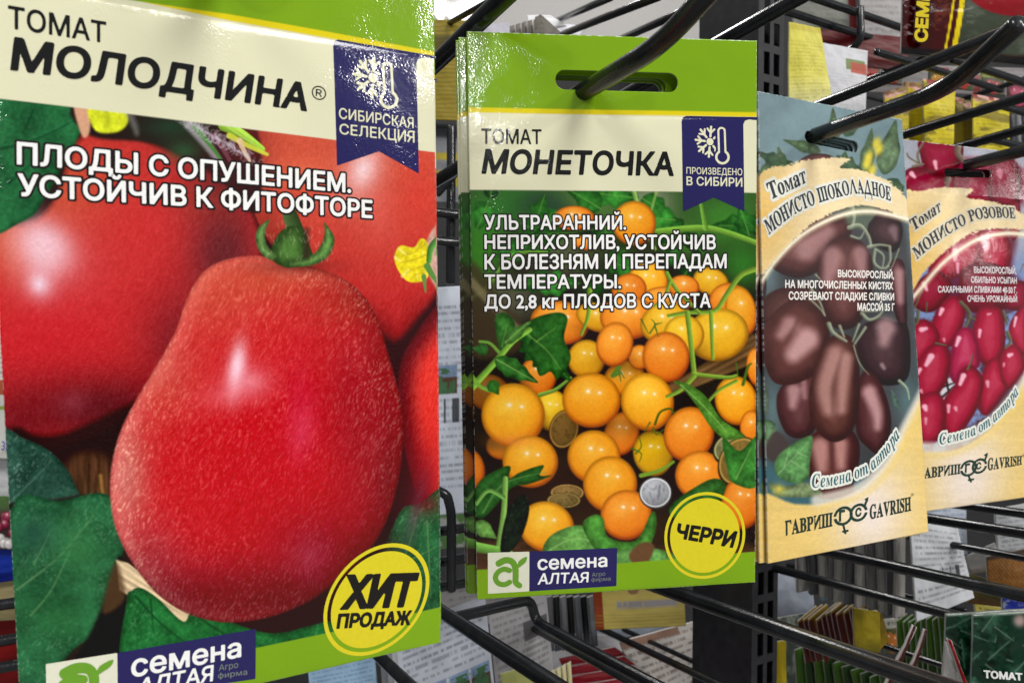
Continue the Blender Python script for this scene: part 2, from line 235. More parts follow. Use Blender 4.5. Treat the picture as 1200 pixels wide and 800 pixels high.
ORANGE = ((204, 98, 20), (240, 158, 38), (252, 196, 66)); YELLOW = ((190, 120, 24), (232, 172, 38), (248, 208, 64)); DEEP = ((188, 78, 22), (232, 130, 38), (248, 172, 66))
def art_cherry(X, Y):                                                   # orange cherry tomatoes with coins
    A = Art(X, Y, (34, 30, 22)); n = fbm(X / 26, Y / 26, 4)
    # background greenery
    A.mix(np.arange(len(X)), (58, 92, 44), sst(340, 230, Y + 60 * (n - .5)) * .95)
    for (x, y, rx, ry, c, a, g) in ((580, 250, 60, 30, (52, 116, 44), .95, -30), (565, 300, 30, 50, (62, 130, 40), .9, 0), (640, 240, 40, 20, (44, 70, 52), .9, 0), (690, 236, 40, 18, (86, 120, 62), .8, 20), (760, 240, 30, 30, (160, 160, 140), .7, 0), (800, 280, 40, 20, (70, 122, 46), .9, 20),
                               (850, 260, 40, 30, (64, 130, 46), .9, 0), (870, 310, 30, 30, (52, 116, 40), .95, 0), (660, 300, 40, 30, (120, 130, 90), .5, 0), (600, 350, 36, 30, (150, 150, 120), .45, 0), (700, 330, 30, 20, (40, 64, 34), .8, 0), (820, 330, 30, 20, (54, 50, 30), .8, 0), (720, 620, 80, 40, (66, 44, 32), .9, 0), (650, 560, 60, 50, (52, 36, 28), .9, 0), (850, 470, 40, 40, (40, 34, 24), .9, 0)):
        A.blob(x, y, rx, ry, c, a, g, 2.4)
    for k in range(34):
        h1, h2, h3 = (hsh(np.array([k]), np.array([q]), 5)[0] for q in (1, 2, 3)); x, y = 552 + h1 * 340, 226 + h2 * 110
        g = .6 + .8 * h3; p = leaflet((x, y), (x + 50 * math.cos(k * 2.3), y + 34 * math.sin(k * 2.3)), 10 + 8 * h3, 3)
        A.leaf(p, (44 * g, 104 * g, 38 * g), (110, 160, 70), [[p[0], p[6]]], 1.2, sc=12, soft=1.6)
    A.line([(552, 350), (572, 336), (600, 300), (640, 296)], 5, 4, (120, 170, 60), .7, shade=.3); A.shape([(545, 310), (560, 312), (584, 346), (620, 400), (560, 420), (545, 380)], (70, 56, 38), .8, soft=5)
    A.line([(552, 330), (600, 380), (640, 410)], 10, 7, (150, 140, 104), .6, soft=3)
    A.line([(770, 272), (830, 268), (890, 286)], 8, 6, (120, 168, 60), .9, shade=.3); A.line([(826, 268), (820, 236)], 6, 4, (110, 160, 60), .9, shade=.3); A.line([(742, 226), (752, 262), (766, 292)], 5, 4, (136, 176, 84), .9, shade=.3); A.line([(768, 226), (756, 270)], 3, 3, (150, 184, 90), .7)
    A.shape([(740, 470), (800, 440), (860, 402), (884, 392), (886, 420), (850, 438), (790, 462), (752, 480)], lambda i, d: np.array([126, 94, 58.]) * (.6 + .6 * vnoise((X[i] + Y[i] * .4) / 40, (Y[i] + X[i] * .5) / 4, 3))[:, None], soft=2)
    A.shape([(545, 640), (640, 630), (760, 640), (890, 640), (890, 700), (545, 700)], lambda i, d: np.array([84, 56, 40.]) * (.6 + .7 * fbm(X[i] / 30, Y[i] / 5, 8))[:, None], .9, soft=6)
    # fruit, far to near: cx, cy, rx, ry, tones
    F = [(672, 256, 24, 14, DEEP), (684, 285, 14, 8, DEEP), (742, 262, 26, 26, ORANGE), (758, 330, 24, 23, ORANGE), (736, 340, 20, 20, DEEP), (780, 352, 30, 16, DEEP), (832, 330, 22, 16, YELLOW), (800, 336, 18, 14, DEEP), (852, 352, 22, 20, DEEP), (868, 364, 19, 30, ORANGE), (655, 378, 34, 26, DEEP), (700, 372, 26, 16, YELLOW), (735, 372, 34, 26, DEEP), (778, 378, 30, 24, YELLOW), (840, 392, 36, 30, YELLOW), (800, 392, 24, 24, YELLOW),
         (630, 440, 22, 26, DEEP), (646, 480, 20, 24, YELLOW), (730, 442, 24, 20, ORANGE), (748, 418, 14, 14, DEEP), (573, 460, 24, 22, DEEP), (560, 400, 1, 1, DEEP), (886, 430, 12, 22, DEEP), (548, 548, 20, 26, DEEP), (590, 522, 20, 16, DEEP),
         (686, 420, 22, 22, YELLOW), (719, 403, 22, 27, DEEP), (779, 418, 27, 29, DEEP), (862, 469, 25, 29, ORANGE), (880, 500, 14, 20, DEEP), (727, 507, 20, 25, DEEP), (601, 486, 36, 38, ORANGE), (764, 530, 24, 27, ((176, 128, 10), (226, 176, 22), (244, 208, 40))), (757, 470, 31, 33, ORANGE), (692, 468, 33, 33, ORANGE), (806, 508, 30, 32, DEEP),
         (621, 540, 33, 30, ORANGE), (695, 534, 30, 32, ORANGE), (819, 556, 29, 28, DEEP), (870, 588, 26, 32, DEEP), (640, 616, 32, 30, ORANGE), (714, 566, 31, 32, ORANGE), (733, 602, 31, 30, DEEP)]
    def coin(cx, cy, rx, ry, c, ang=0, edge=4):
        A.ball(cx, cy + edge * .6, rx, ry, [q * .35 for q in c], [q * .45 for q in c], [q * .6 for q in c], ang, (), edge=.2)
        A.ball(cx, cy, rx, ry, [q * .6 for q in c], [q * .8 for q in c], c, ang, (), edge=.4)
        i = A.near(cx - rx, cy - ry, cx + rx, cy + ry); t = math.radians(ang); dx, dy = X[i] - cx, Y[i] - cy
        q = np.hypot((dx * math.cos(t) + dy * math.sin(t)) / rx, (dy * math.cos(t) - dx * math.sin(t)) / ry)
        A.mix(i, [min(255, v * 1.35) for v in c], .8 * sst(.08, 0, abs(q - .9))); A.mix(i, [v * .4 for v in c], .3 * sst(.55, .75, fbm(X[i] / 3, Y[i] / 4, 7, 2)) * (q < .8))
    for k, (x, y, rx, ry, t) in enumerate(F):
        if k == 24: coin(660, 502, 17, 23, (146, 110, 54), 15); coin(664, 576, 20, 10, (176, 140, 80)); coin(660, 585, 20, 9, (150, 124, 70))
        if k == 39: coin(856, 524, 22, 17, (150, 146, 96), -25); coin(866, 540, 24, 30, (150, 120, 60), 30)
        if k == 28: A.shape([(546, 440), (600, 430), (640, 500), (600, 520), (546, 520)], (40, 34, 26), .5, soft=8)
        if rx > 2:
            A.blob(x + 2, y + ry * .8, rx * .95, ry * .5, (46, 26, 12), .6)
            vr = 1 + .07 * math.sin(k * 2.7); t = tuple((min(255, c[0] * (1 + (vr - 1) * .4)), c[1] * vr, c[2] * vr) for c in t); A.ball(x, y, rx * (1 + .03 * math.sin(k * 1.9)), ry * (1 + .03 * math.cos(k * 2.3)), *t, ang=18 * math.sin(k * 1.3), lights=((-.12, -.32, .07), (.27, -.27, .055)) if rx > 19 else ((.0, -.3, .1),), L=(-.2, -.5), edge=.24)
    A.blob(601, 516, 26, 8, (240, 140, 70), .5)
    coin(767, 576, 19, 18, (196, 198, 204), 0, 2); A.line([(772, 568), (770, 584)], 3, 3, (120, 122, 130), .8); A.line([(760, 576), (764, 588)], 2, 2, (130, 132, 140), .7)
    # stems, calyxes
    G = (116, 150, 52); G2 = (72, 104, 38)
    for p, a, b in (([(890, 314), (868, 322), (850, 346), (836, 364), (806, 366), (782, 370)], 7, 4), ([(804, 366), (808, 400), (812, 438)], 6, 6), ([(832, 366), (834, 420)], 5, 4), ([(812, 438), (850, 442), (862, 440)], 5, 4), ([(812, 440), (796, 456), (780, 464)], 6, 4), ([(780, 320), (792, 340), (818, 366)], 5, 4), ([(862, 446), (840, 458), (820, 480)], 4, 3), ([(784, 330), (776, 350), (766, 358)], 4, 3), ([(720, 322), (724, 345)], 3, 2), ([(690, 340), (688, 370), (680, 392)], 6, 3)):
        A.line(p, a, b, G, 1, shade=.3)
    for p in ([(760, 390), (766, 380), (762, 374)], [(766, 380), (774, 378)], [(766, 382), (770, 394)], [(750, 374), (758, 390)], [(716, 438), (724, 434), (730, 442)], [(724, 434), (726, 446)], [(744, 530), (750, 522), (748, 512)], [(738, 524), (750, 530), (748, 540)], [(764, 500), (768, 508), (776, 502)], [(760, 494), (754, 504)]): A.line(p, 2.2, .9, G2, .9)
    A.line([(632, 462), (650, 456), (668, 442)], 5, 3, (110, 150, 60), 1, shade=.3); A.line([(724, 430), (716, 440), (726, 436)], 5, 3, (84, 120, 44), 1); A.line([(766, 496), (772, 482), (784, 478), (788, 484)], 3, 2, (70, 90, 30), 1); A.line([(750, 556), (772, 550), (788, 540)], 5, 3, G, 1)
    A.line([(862, 426), (864, 440)], 2, 1, G2); A.line([(870, 450), (876, 430), (880, 426)], 4, 2, G2)
    # leaves in front
    A.leaf(leaflet((612, 384), (668, 446), 24, 7, .14), (40, 90, 34), (100, 146, 66), [[(614, 386), (664, 442)]], 1.6, sc=9)
    A.leaf([(620, 376), (650, 366), (664, 372), (660, 396), (668, 420), (652, 444), (646, 434), (632, 440), (626, 424), (616, 410), (622, 396)], (44, 96, 36), (110, 156, 70), [[(618, 392), (640, 410), (656, 432)], [(628, 400), (650, 384)]], 2, sc=10)
    A.leaf([(602, 376), (590, 366), (580, 372), (582, 396), (588, 412), (602, 396)], (58, 116, 46), (120, 170, 80), [[(588, 406), (594, 380)]], 1.6, sc=10)
    A.line([(620, 386), (600, 400), (580, 424), (560, 446), (546, 462)], 6, 8, (124, 176, 64), 1, shade=.3); A.line([(584, 412), (574, 402), (562, 400)], 4, 3, (110, 160, 60)); A.line([(552, 440), (562, 452), (574, 458)], 6, 3, (124, 176, 64))
    A.leaf(leaflet((580, 420), (630, 448), 13, 4, .1), (58, 120, 48), (150, 190, 100), [[(582, 421), (626, 446)]], 1.6, sc=9); A.leaf(leaflet((574, 446), (584, 462), 9, 3, .1), (60, 122, 48), (130, 170, 80), sc=9); A.leaf(leaflet((572, 410), (554, 408), 8, 3), (66, 130, 56), (130, 170, 80), sc=9); A.leaf(leaflet((590, 402), (622, 376), 8, 3, .1), (84, 140, 60), (150, 190, 100), [[(592, 401), (618, 378)]], 1.4, sc=9)
    A.leaf([(788, 446), (806, 450), (826, 464), (844, 490), (872, 510), (850, 514), (832, 500), (816, 476), (800, 456)], (92, 150, 56), (150, 196, 96), [[(796, 450), (824, 476), (850, 505)]], 1.6, sc=14); A.leaf([(846, 512), (866, 528), (888, 512), (888, 568), (860, 566), (852, 550)], (62, 130, 52), (140, 180, 90), [[(862, 560), (880, 525)]], 1.6, sc=14)
    A.leaf([(820, 566), (840, 560), (850, 572), (830, 600), (790, 606), (786, 590)], (54, 104, 44), (110, 160, 80), sc=12)
    A.leaf([(636, 640), (648, 624), (676, 614), (700, 622), (712, 640), (704, 652), (670, 648), (640, 652)], (104, 160, 78), (156, 200, 116), [[(640, 646), (670, 630), (700, 634)]], 1.6, sc=16); A.leaf([(682, 616), (694, 602), (706, 606), (712, 628), (744, 632), (762, 600), (768, 604), (766, 626), (750, 648), (706, 650)], (76, 140, 56), (130, 180, 90), sc=12)
    A.leaf([(700, 650), (760, 640), (800, 660), (700, 672)], (104, 160, 80), (150, 190, 110), sc=12); A.shape([(736, 650), (752, 634), (766, 640), (752, 666)], (104, 74, 50), soft=2)
    A.leaf([(560, 566), (586, 548), (598, 546), (596, 560), (610, 552), (636, 544), (632, 556), (646, 556), (620, 566), (600, 570), (584, 588), (566, 606), (556, 600)], (46, 96, 40), (110, 160, 80), [[(566, 600), (590, 566), (640, 552)]], 2, sc=10)
    A.line([(592, 560), (590, 600), (584, 642)], 6, 7, (130, 176, 84), 1, shade=.3); A.line([(590, 582), (572, 574), (558, 590)], 5, 4, (110, 160, 76), 1, shade=.3); A.leaf(leaflet((556, 612), (582, 630), 11, 3, .05), (116, 172, 82), (160, 200, 120), sc=9); A.line([(556, 640), (590, 646), (600, 650)], 12, 8, (112, 168, 70), 1, shade=.3)
    A.leaf([(594, 600), (612, 578), (620, 596), (610, 630), (592, 650), (586, 640)], (28, 38, 28), (110, 120, 100), sc=8, fuzz=60)
    A.grain(.04); return A.out()

def swoosh(A, X, Y, R_, top, hi):                                       # none: kept for the two cream bands of the tall packets
    pass
def art_choc(X, Y):                                                     # brown plum tomatoes on teal
    A = Art(X, Y, (116, 140, 146)); n = fbm(X / 40, Y / 40, 3)
    A.C *= (.86 + .3 * n)[:, None]; A.mix(np.arange(len(X)), (72, 98, 106), sst(260, 460, Y)); A.mix(np.arange(len(X)), (60, 98, 108), sst(470, 560, Y) * .8)
    # leaves at the top
    g1, g2, v = (92, 116, 84), (70, 98, 70), (140, 160, 120)
    for p, c in ((leaflet((962, 178), (918, 164), 8, 3, .05), g1), (leaflet((960, 170), (978, 146), 10, 3, .1), g1), (leaflet((978, 168), (976, 126), 8, 3, .1), g1), (leaflet((990, 160), (1012, 128), 9, 3, .1), g2), (leaflet((1012, 210), (1022, 150), 10, 3, .1), g1), (leaflet((1036, 205), (1050, 140), 15, 3, .05), g1), (leaflet((1040, 210), (1058, 240), 14, 3, .1), g2), (leaflet((1000, 215), (1040, 225), 18, 4), g2), (leaflet((975, 195), (1010, 200), 20, 4), g2),
                 (leaflet((930, 200), (886, 178), 12, 4, .2), g2), (leaflet((916, 192), (912, 172), 6, 3, .2), g1), (leaflet((1020, 240), (1056, 260), 18, 3), g2), (leaflet((890, 200), (925, 205), 12, 3), g1)):
        A.leaf(p, c, v, sc=10)
    for (x, y) in ((1027, 168), (1018, 184), (1016, 192), (1030, 175), (1022, 200)): A.blob(x, y, 5, 8, (226, 206, 66), .95, 20, 2.6)
    B = ((44, 20, 22), (84, 46, 44), (126, 82, 78)); P = ((38, 18, 22), (72, 38, 42), (108, 68, 72))
    A.ball(960, 196, 26, 16, *B, lights=())
    # main fruit
    A.shape([(884, 300), (930, 270), (985, 240), (1060, 250), (1072, 520), (1000, 560), (900, 540), (884, 420)], lambda i, d: (np.array([60, 58, 60.]) * (.7 + .6 * n[i])[:, None]), .9, soft=10)
    A.blob(900, 320, 14, 40, (108, 134, 140), .8); A.blob(1062, 470, 16, 40, (88, 118, 122), .8); A.blob(905, 480, 14, 50, (96, 124, 128), .8)
    U = lambda *p: [(886 + x / 4, 240 + y / 4) for x, y in p]; W = lambda *p: [(886 + x / 4, 400 + y / 4) for x, y in p]
    D = ((32, 18, 22), (56, 36, 40), (82, 56, 58)); LP, LO = (196, 152, 152), (186, 140, 132)
    A.fruit(U((-20, 380), (30, 300), (40, 420), (-20, 500)), *D); A.fruit(U((30, 470), (90, 405), (230, 385), (310, 470), (300, 560), (60, 560)), (46, 24, 24), (78, 46, 42), (98, 64, 58))
    A.fruit(U((45, 225), (100, 150), (230, 85), (400, 62), (425, 140), (340, 200), (300, 290), (200, 335), (95, 300)), *B, [(U((230, 210), (330, 130)), 26, 16, LP, .4, 12)])
    A.shape(U((430, 0), (540, 0), (530, 110), (420, 90)), (88, 100, 84), .9, soft=4); A.fruit(U((525, 95), (565, 45), (588, -10), (622, 40), (672, 85), (676, 150), (640, 215), (560, 190), (526, 145)), *D, [(U((640, 120), (650, 160)), 12, 6, (140, 112, 116), .5, 7)])
    A.fruit(U((622, 300), (650, 262), (690, 290), (700, 430), (696, 600), (650, 520), (628, 400)), *P, [(U((668, 320), (672, 450)), 12, 8, LP, .45, 8)])
    A.fruit(U((298, 262), (340, 192), (410, 164), (482, 186), (522, 245), (532, 335), (515, 440), (470, 540), (400, 572), (338, 545), (300, 470), (288, 360)), *B, [(U((350, 240), (325, 360)), 22, 12, LP, .4, 10), (U((480, 230), (490, 330)), 18, 10, LP, .4, 9), (U((420, 210), (414, 400)), 5, 3, (84, 54, 54), .5, 4)])
    A.fruit(W((468, 20), (490, -60), (560, -96), (640, -82), (700, -60), (712, 90), (690, 172), (620, 196), (545, 180), (492, 110)), *D, [(U((600, 580), (590, 640)), 24, 12, (178, 140, 142), .55, 12), (W((580, 110), (590, 125)), 5, 4, (150, 124, 128), .6, 4)])
    A.fruit(W((112, 226), (150, 188), (275, 105), (300, 200), (262, 400), (200, 441), (140, 421), (104, 340), (98, 270)), (48, 22, 24), (80, 42, 44), (108, 66, 68), [(W((170, 230), (165, 300)), 16, 8, LP, .5, 9), (W((215, 190), (220, 260)), 7, 5, LP, .35, 5)])
    A.fruit(W((462, 230), (500, 148), (560, 186), (602, 280), (620, 380), (602, 462), (560, 513), (510, 482), (468, 430), (458, 330)), (46, 20, 22), (78, 40, 42), (104, 62, 64), [(W((520, 240), (556, 330), (560, 400)), 17, 8, LP, .55, 9)])
    A.fruit(U((36, 610), (80, 522), (170, 452), (242, 470), (302, 522), (326, 605), (312, 700), (282, 780), (250, 795), (170, 828), (90, 820), (50, 740)), (52, 26, 24), (90, 50, 46), (122, 78, 74), [(U((230, 630), (170, 700)), 26, 18, LP, .6, 12), (U((150, 560), (110, 610)), 18, 10, LP, .45, 10), (U((190, 540), (130, 650)), 5, 4, (76, 42, 40), .3, 5)])
    A.fruit(W((240, 480), (290, 425), (370, 450), (430, 425), (466, 480), (466, 560), (445, 650), (432, 706), (300, 722), (262, 655), (240, 560)), (48, 20, 20), (82, 42, 40), (112, 66, 62), [(W((292, 490), (300, 590)), 20, 12, (200, 148, 140), .5, 10), (W((385, 480), (390, 580)), 16, 10, (200, 148, 140), .5, 9), (W((345, 470), (348, 600)), 5, 4, (66, 34, 32), .35, 5)])
    A.fruit(W((296, 60), (335, 0), (385, -22), (442, 10), (462, 100), (467, 200), (461, 320), (431, 411), (370, 452), (308, 431), (258, 360), (248, 250), (268, 140)), (48, 24, 22), (86, 48, 42), (116, 74, 66), [(W((360, 60), (310, 210), (330, 320)), 20, 14, LO, .5, 11), (W((410, 80), (395, 220), (390, 320)), 15, 10, LO, .5, 9), (W((392, 50), (352, 210), (346, 330)), 5, 3, (72, 40, 36), .22, 6)])
    for p, w0, w1 in ((U((440, 0), (450, 60), (440, 110)), 8, 4), (U((430, 110), (480, 100), (520, 150), (530, 200)), 7, 4), (U((440, 150), (480, 160), (500, 130)), 4, 2), (U((520, 200), (570, 190), (620, 195)), 5, 3), (U((550, 210), (545, 270), (580, 300), (615, 290)), 5, 3), (U((620, 200), (622, 260), (600, 300)), 5, 2), (U((560, 215), (590, 240), (585, 290)), 4, 2), (U((664, 208), (640, 270), (620, 310)), 2, 1.5), (U((250, 400), (285, 450), (312, 520)), 5, 2), (U((240, 440), (290, 490), (310, 520)), 3, 1.6), (U((485, 510), (520, 540), (570, 520), (600, 470)), 6, 2.5), (U((490, 500), (560, 500)), 4, 2), (U((330, 560), (350, 600), (410, 640)), 7, 4), (U((380, 570), (400, 620)), 5, 3), (U((470, 560), (440, 640)), 4, 2), (U((500, 575), (450, 650)), 5, 3), (U((445, 660), (470, 740), (515, 795)), 2.5, 1), (U((270, 330), (290, 350)), 3, 2)):
        A.line(p, w0 * .8, w1 * .8, (136, 146, 122), .85, soft=1.2, shade=.4)
    A.leaf(W((20, 180), (45, 200), (58, 280), (50, 340), (24, 330)), (108, 124, 106), (150, 160, 140), sc=6); A.leaf(W((30, 372), (70, 370), (92, 400), (75, 470), (40, 490), (34, 430)), (98, 130, 94), (150, 170, 130), sc=6)
    A.shape(W((50, 470), (90, 420), (130, 450), (146, 500), (90, 560), (50, 540)), (70, 58, 56), .9, soft=2); A.leaf(W((84, 600), (96, 540), (150, 490), (200, 460), (256, 445), (246, 560), (236, 640), (180, 664), (110, 640)), (90, 140, 82), (140, 180, 120), [W((100, 620), (240, 470)), W((130, 580), (150, 500)), W((160, 560), (230, 600)), W((190, 520), (235, 540))], 1.6, sc=8)
    A.leaf(W((60, 660), (120, 680), (240, 660), (300, 720), (100, 724)), (124, 142, 100), (170, 180, 130), sc=6); A.blob(*W((105, 690))[0], 7, 6, (210, 196, 80), .9)
    A.line(W((664, 185), (700, 220), (712, 270)), 4, 2, (140, 156, 132), .9, shade=.3); A.leaf(W((622, 226), (650, 260), (672, 320), (640, 300)), (96, 126, 112), (140, 160, 140), sc=5)
    cream_bands(A, X, Y, [(884, 214), (930, 192), (960, 186), (996, 186), (984, 196), (1010, 200), (1046, 216), (1064, 238), (1064, 256), (1030, 244), (996, 242), (950, 262), (915, 296), (884, 322)],
                [(884, 345), (905, 310), (938, 276), (980, 254), (1020, 248), (1068, 258)], [(880, 582), (930, 590), (965, 588), (1005, 572), (1038, 540), (1058, 500), (1076, 468), (1100, 440), (1100, 700), (880, 700)],
                [(956, 586), (1004, 572), (1036, 542), (1060, 498), (1084, 452)], (1020, 600), (888, 255))
    A.grain(.035); return A.out()
def cream_bands(A, X, Y, band, arc, foot, sweep, pale, warm):
    cr, yl = np.array([236, 214, 168.]), np.array([232, 190, 104.])
    def f(i, d):
        t = np.exp(-(((X[i] - warm[0]) / 40) ** 2 + ((Y[i] - warm[1]) / 70) ** 2))[:, None]; c = cr * (1 - t) + yl * t
        return c * (.97 + .06 * fbm(X[i] / 40, Y[i] / 6, 5))[:, None]
    def ragged(i, d): return f(i, d)
    i, d = A.sdf(smooth(band, True, 5)); d = d + 5 * (vnoise(X[i] / 2.2, Y[i] / 1.6, 4) - .5) * sst(0, 1, vnoise(X[i] / 20, Y[i] / 20, 6)); k = d > -1; A.mix(i[k], f(i[k], d[k]), sst(-1, .6, d[k]))
    A.line(arc, 5, 7, (240, 224, 182), .85, soft=3.5); A.line(arc, 2, 3, (255, 250, 232), .8, soft=1.5)
    def g(i, d):
        t = np.exp(-(((X[i] - pale[0]) / 46) ** 2 + ((Y[i] - pale[1]) / 70) ** 2))[:, None]
        return (np.array([228, 196, 116.]) * (1 - t) + np.array([232, 218, 206.]) * t) * (.96 + .08 * fbm(X[i] / 50, Y[i] / 5, 7))[:, None]
    A.shape(foot, g, soft=2.5); A.line(sweep, 14, 9, (226, 218, 204), .8, soft=4); A.line([(x + 4, y + 8) for x, y in sweep], 5, 12, (236, 206, 120), .5, soft=4)
def art_rose(X, Y):                                                     # pink plum tomatoes
    A = Art(X, Y, (168, 170, 182)); n = fbm(X / 30, Y / 30, 3); A.C *= (.86 + .28 * n)[:, None]
    A.mix(np.arange(len(X)), (122, 142, 188), sst(270, 330, Y)); A.mix(np.arange(len(X)), (76, 40, 48), sst(.38, .6, fbm(X / 18, Y / 18, 9)) * sst(330, 380, Y) * .85)
    R3 = ((100, 14, 34), (164, 32, 58), (190, 62, 86)); R2 = ((80, 12, 30), (134, 24, 46), (160, 44, 68))
    def plum(cx, cy, rx, ry, ang=0, t=R3, h=True):
        A.ball(cx, cy, rx, ry, *t, ang=ang, lights=(), L=(-.3, -.4), edge=.4)
        if h: A.blob(cx - rx * .25, cy - ry * .3, rx * .28, ry * .22, (244, 190, 204), .65, ang, 2); A.blob(cx + rx * .35, cy - ry * .1, rx * .14, ry * .16, (244, 200, 212), .5, ang, 2)
    U = lambda *p: [(1050 + x / 4, 160 + y / 4) for x, y in p]; W = lambda *p: [(1050 + x / 4, 340 + y / 4) for x, y in p]; R4 = ((84, 12, 32), (134, 26, 50), (152, 42, 68)); HI = (240, 176, 194)
    hl = lambda q, w=5, al=.7: (q, w, w * .6, HI, al, 2.2)
    A.shape(U((60, 260), (140, 120), (560, 120), (580, 330), (300, 330)), (130, 22, 50), .9, soft=5); A.shape(U((240, 470), (540, 440), (530, 620), (590, 700), (560, 800), (240, 800)), (92, 20, 42), .85, soft=6)
    A.fruit(U((18, 320), (22, 220), (40, 175), (75, 150), (130, 150), (230, 175), (310, 200), (310, 300)), *R4, [hl(U((72, 175), (86, 190)), 6), hl(U((180, 125), (186, 150)), 5, .5), (U((50, 190), (30, 240)), 3, 2, (226, 130, 156), .5, 2)]); A.fruit(U((122, 20), (295, 30), (295, 130), (235, 185), (150, 165), (120, 90)), *R4, [hl(U((184, 120), (190, 150)), 5, .6)])
    A.fruit(U((290, 190), (440, 190), (460, 320), (300, 290)), *R4); A.fruit(U((436, 230), (450, 140), (520, 95), (570, 140), (584, 230), (560, 330), (450, 310)), *R4, [hl(U((485, 165), (490, 190)), 7, .4)]); A.fruit(U((530, 330), (576, 320), (574, 440), (530, 480)), *R2)
    A.fruit(U((150, 610), (220, 510), (300, 455), (375, 440), (378, 560), (330, 630), (250, 660), (160, 690)), *R3, [hl(U((262, 540), (258, 580)), 7), hl(U((270, 600), (270, 640)), 4, .6)]); A.fruit(U((372, 560), (385, 460), (470, 430), (512, 480), (524, 560), (485, 650), (400, 660)), *R3, [hl(U((395, 520), (400, 540)), 3)])
    A.fruit(U((290, 640), (400, 600), (500, 640), (490, 800), (300, 800)), (84, 12, 34), (124, 20, 48), (140, 36, 64)); A.fruit(U((500, 700), (600, 690), (600, 800), (500, 800)), *R4)
    A.fruit(U((72, 730), (120, 660), (185, 636), (236, 700), (212, 765), (150, 818), (90, 800)), *R2, [hl(U((120, 690), (130, 720)), 5)])
    A.shape(W((190, 440), (250, 410), (270, 470), (210, 520)), (206, 204, 210), soft=2); 
    for q in (W((195, 455), (260, 430)), W((215, 410), (235, 520)), W((200, 500), (258, 440))): A.line(q, 3, 1.5, (40, 34, 34), .95)
    A.shape(W((80, 330), (100, 340), (95, 420), (75, 400)), (214, 208, 214), soft=2)
    for pts, t, lit in ((W((512, 200), (522, 150), (560, 100), (600, 84), (604, 290), (545, 265)), R3, [hl(W((545, 130), (535, 170)), 4)]), (W((72, 450), (100, 440), (125, 500), (88, 560), (74, 520)), R3, [hl(W((85, 480), (80, 510)), 5)]),
        (W((165, 130), (200, 68), (242, 38), (282, 60), (292, 120), (270, 192), (232, 252), (182, 250), (154, 200)), R3, [hl(W((196, 92), (186, 116)), 5), hl(W((204, 230), (206, 240)), 3, .5)]), (W((346, 160), (370, 100), (420, 88), (466, 110), (480, 200), (472, 280), (430, 342), (380, 332), (346, 270), (337, 210)), R3, [hl(W((366, 190), (362, 220)), 4), hl(W((405, 115), (420, 112)), 3, .5)]),
        (W((42, 240), (78, 170), (120, 148), (162, 180), (178, 230), (140, 302), (90, 344), (58, 330)), R3, [hl(W((110, 185), (128, 180)), 6), hl(W((70, 220), (64, 230)), 4)]), (W((235, 340), (254, 230), (290, 188), (332, 210), (354, 280), (352, 355), (292, 372), (262, 424), (240, 400)), ((110, 20, 48), (170, 40, 74), (196, 74, 106)), [hl(W((270, 225), (258, 260)), 5)]),
        (W((88, 380), (120, 300), (170, 258), (212, 280), (227, 340), (210, 430), (160, 492), (110, 490), (84, 440)), R3, [hl(W((150, 310), (130, 350)), 7), hl(W((104, 370), (96, 392)), 4), hl(W((108, 470), (112, 478)), 4, .5)]), (W((368, 450), (400, 350), (450, 330), (482, 400), (502, 440), (450, 520), (400, 572), (368, 540)), R3, [hl(W((400, 430), (402, 450)), 5, .5)]),
        (W((464, 330), (490, 280), (532, 264), (572, 300), (584, 360), (552, 412), (500, 452), (468, 400)), R3, [hl(W((506, 306), (522, 300)), 5), hl(W((480, 345), (478, 356)), 3, .5)]), (W((268, 430), (300, 368), (340, 380), (372, 430), (360, 510), (320, 600), (270, 662), (225, 662), (208, 590), (215, 510), (250, 460)), R3, [hl(W((290, 400), (276, 440)), 6), hl(W((228, 540), (228, 570)), 4, .6), hl(W((258, 550), (262, 562)), 4, .5)]),
        (W((80, 570), (118, 502), (170, 488), (207, 540), (207, 640), (170, 702), (110, 702), (84, 640)), R3, [hl(W((125, 545), (130, 560)), 6), hl(W((94, 575), (92, 590)), 4), hl(W((130, 600), (130, 625)), 3, .5)])):
        A.fruit(pts, *t, lit, fat=1.11)
    for p, w in ((U((105, 120), (100, 80), (130, 30)), 4), (U((110, 130), (60, 100), (50, 80)), 3), (U((80, 140), (130, 130)), 4), (U((300, 20), (290, 80), (330, 120)), 9), (U((400, 40), (480, 60)), 5), (U((245, 200), (240, 230)), 8), (U((570, 400), (580, 440)), 4), (U((590, 600), (570, 640)), 2)): A.line(p, w, w * .6, (116, 106, 90), .9, shade=.3)
    for p, w in ((W((110, 0), (80, 80), (50, 140)), 2.5), (W((95, 100), (90, 150), (60, 180)), 4), (W((280, 60), (320, 110), (300, 170)), 5), (W((320, 130), (345, 140)), 3), (W((310, 370), (325, 330), (330, 300)), 3), (W((500, 200), (515, 240), (490, 270)), 5), (W((480, 100), (500, 160)), 4), (W((130, 60), (128, 110)), 2), (W((170, 250), (215, 260)), 3)): A.line(p, w, w * .5, (92, 92, 66), .9, shade=.3)
    cream_bands(A, X, Y, [(1050, 236), (1080, 224), (1108, 220), (1140, 222), (1132, 232), (1160, 236), (1190, 246), (1204, 256), (1204, 268), (1170, 268), (1140, 272), (1110, 290), (1082, 316), (1056, 350)],
                [(1056, 366), (1078, 336), (1104, 306), (1140, 282), (1176, 274), (1210, 276)], [(1040, 520), (1080, 528), (1120, 524), (1160, 496), (1186, 462), (1210, 430), (1210, 640), (1040, 640)],
                [(1072, 524), (1110, 522), (1148, 500), (1180, 466), (1206, 430)], (1130, 560), (1060, 310))
    A.grain(.035); return A.out()
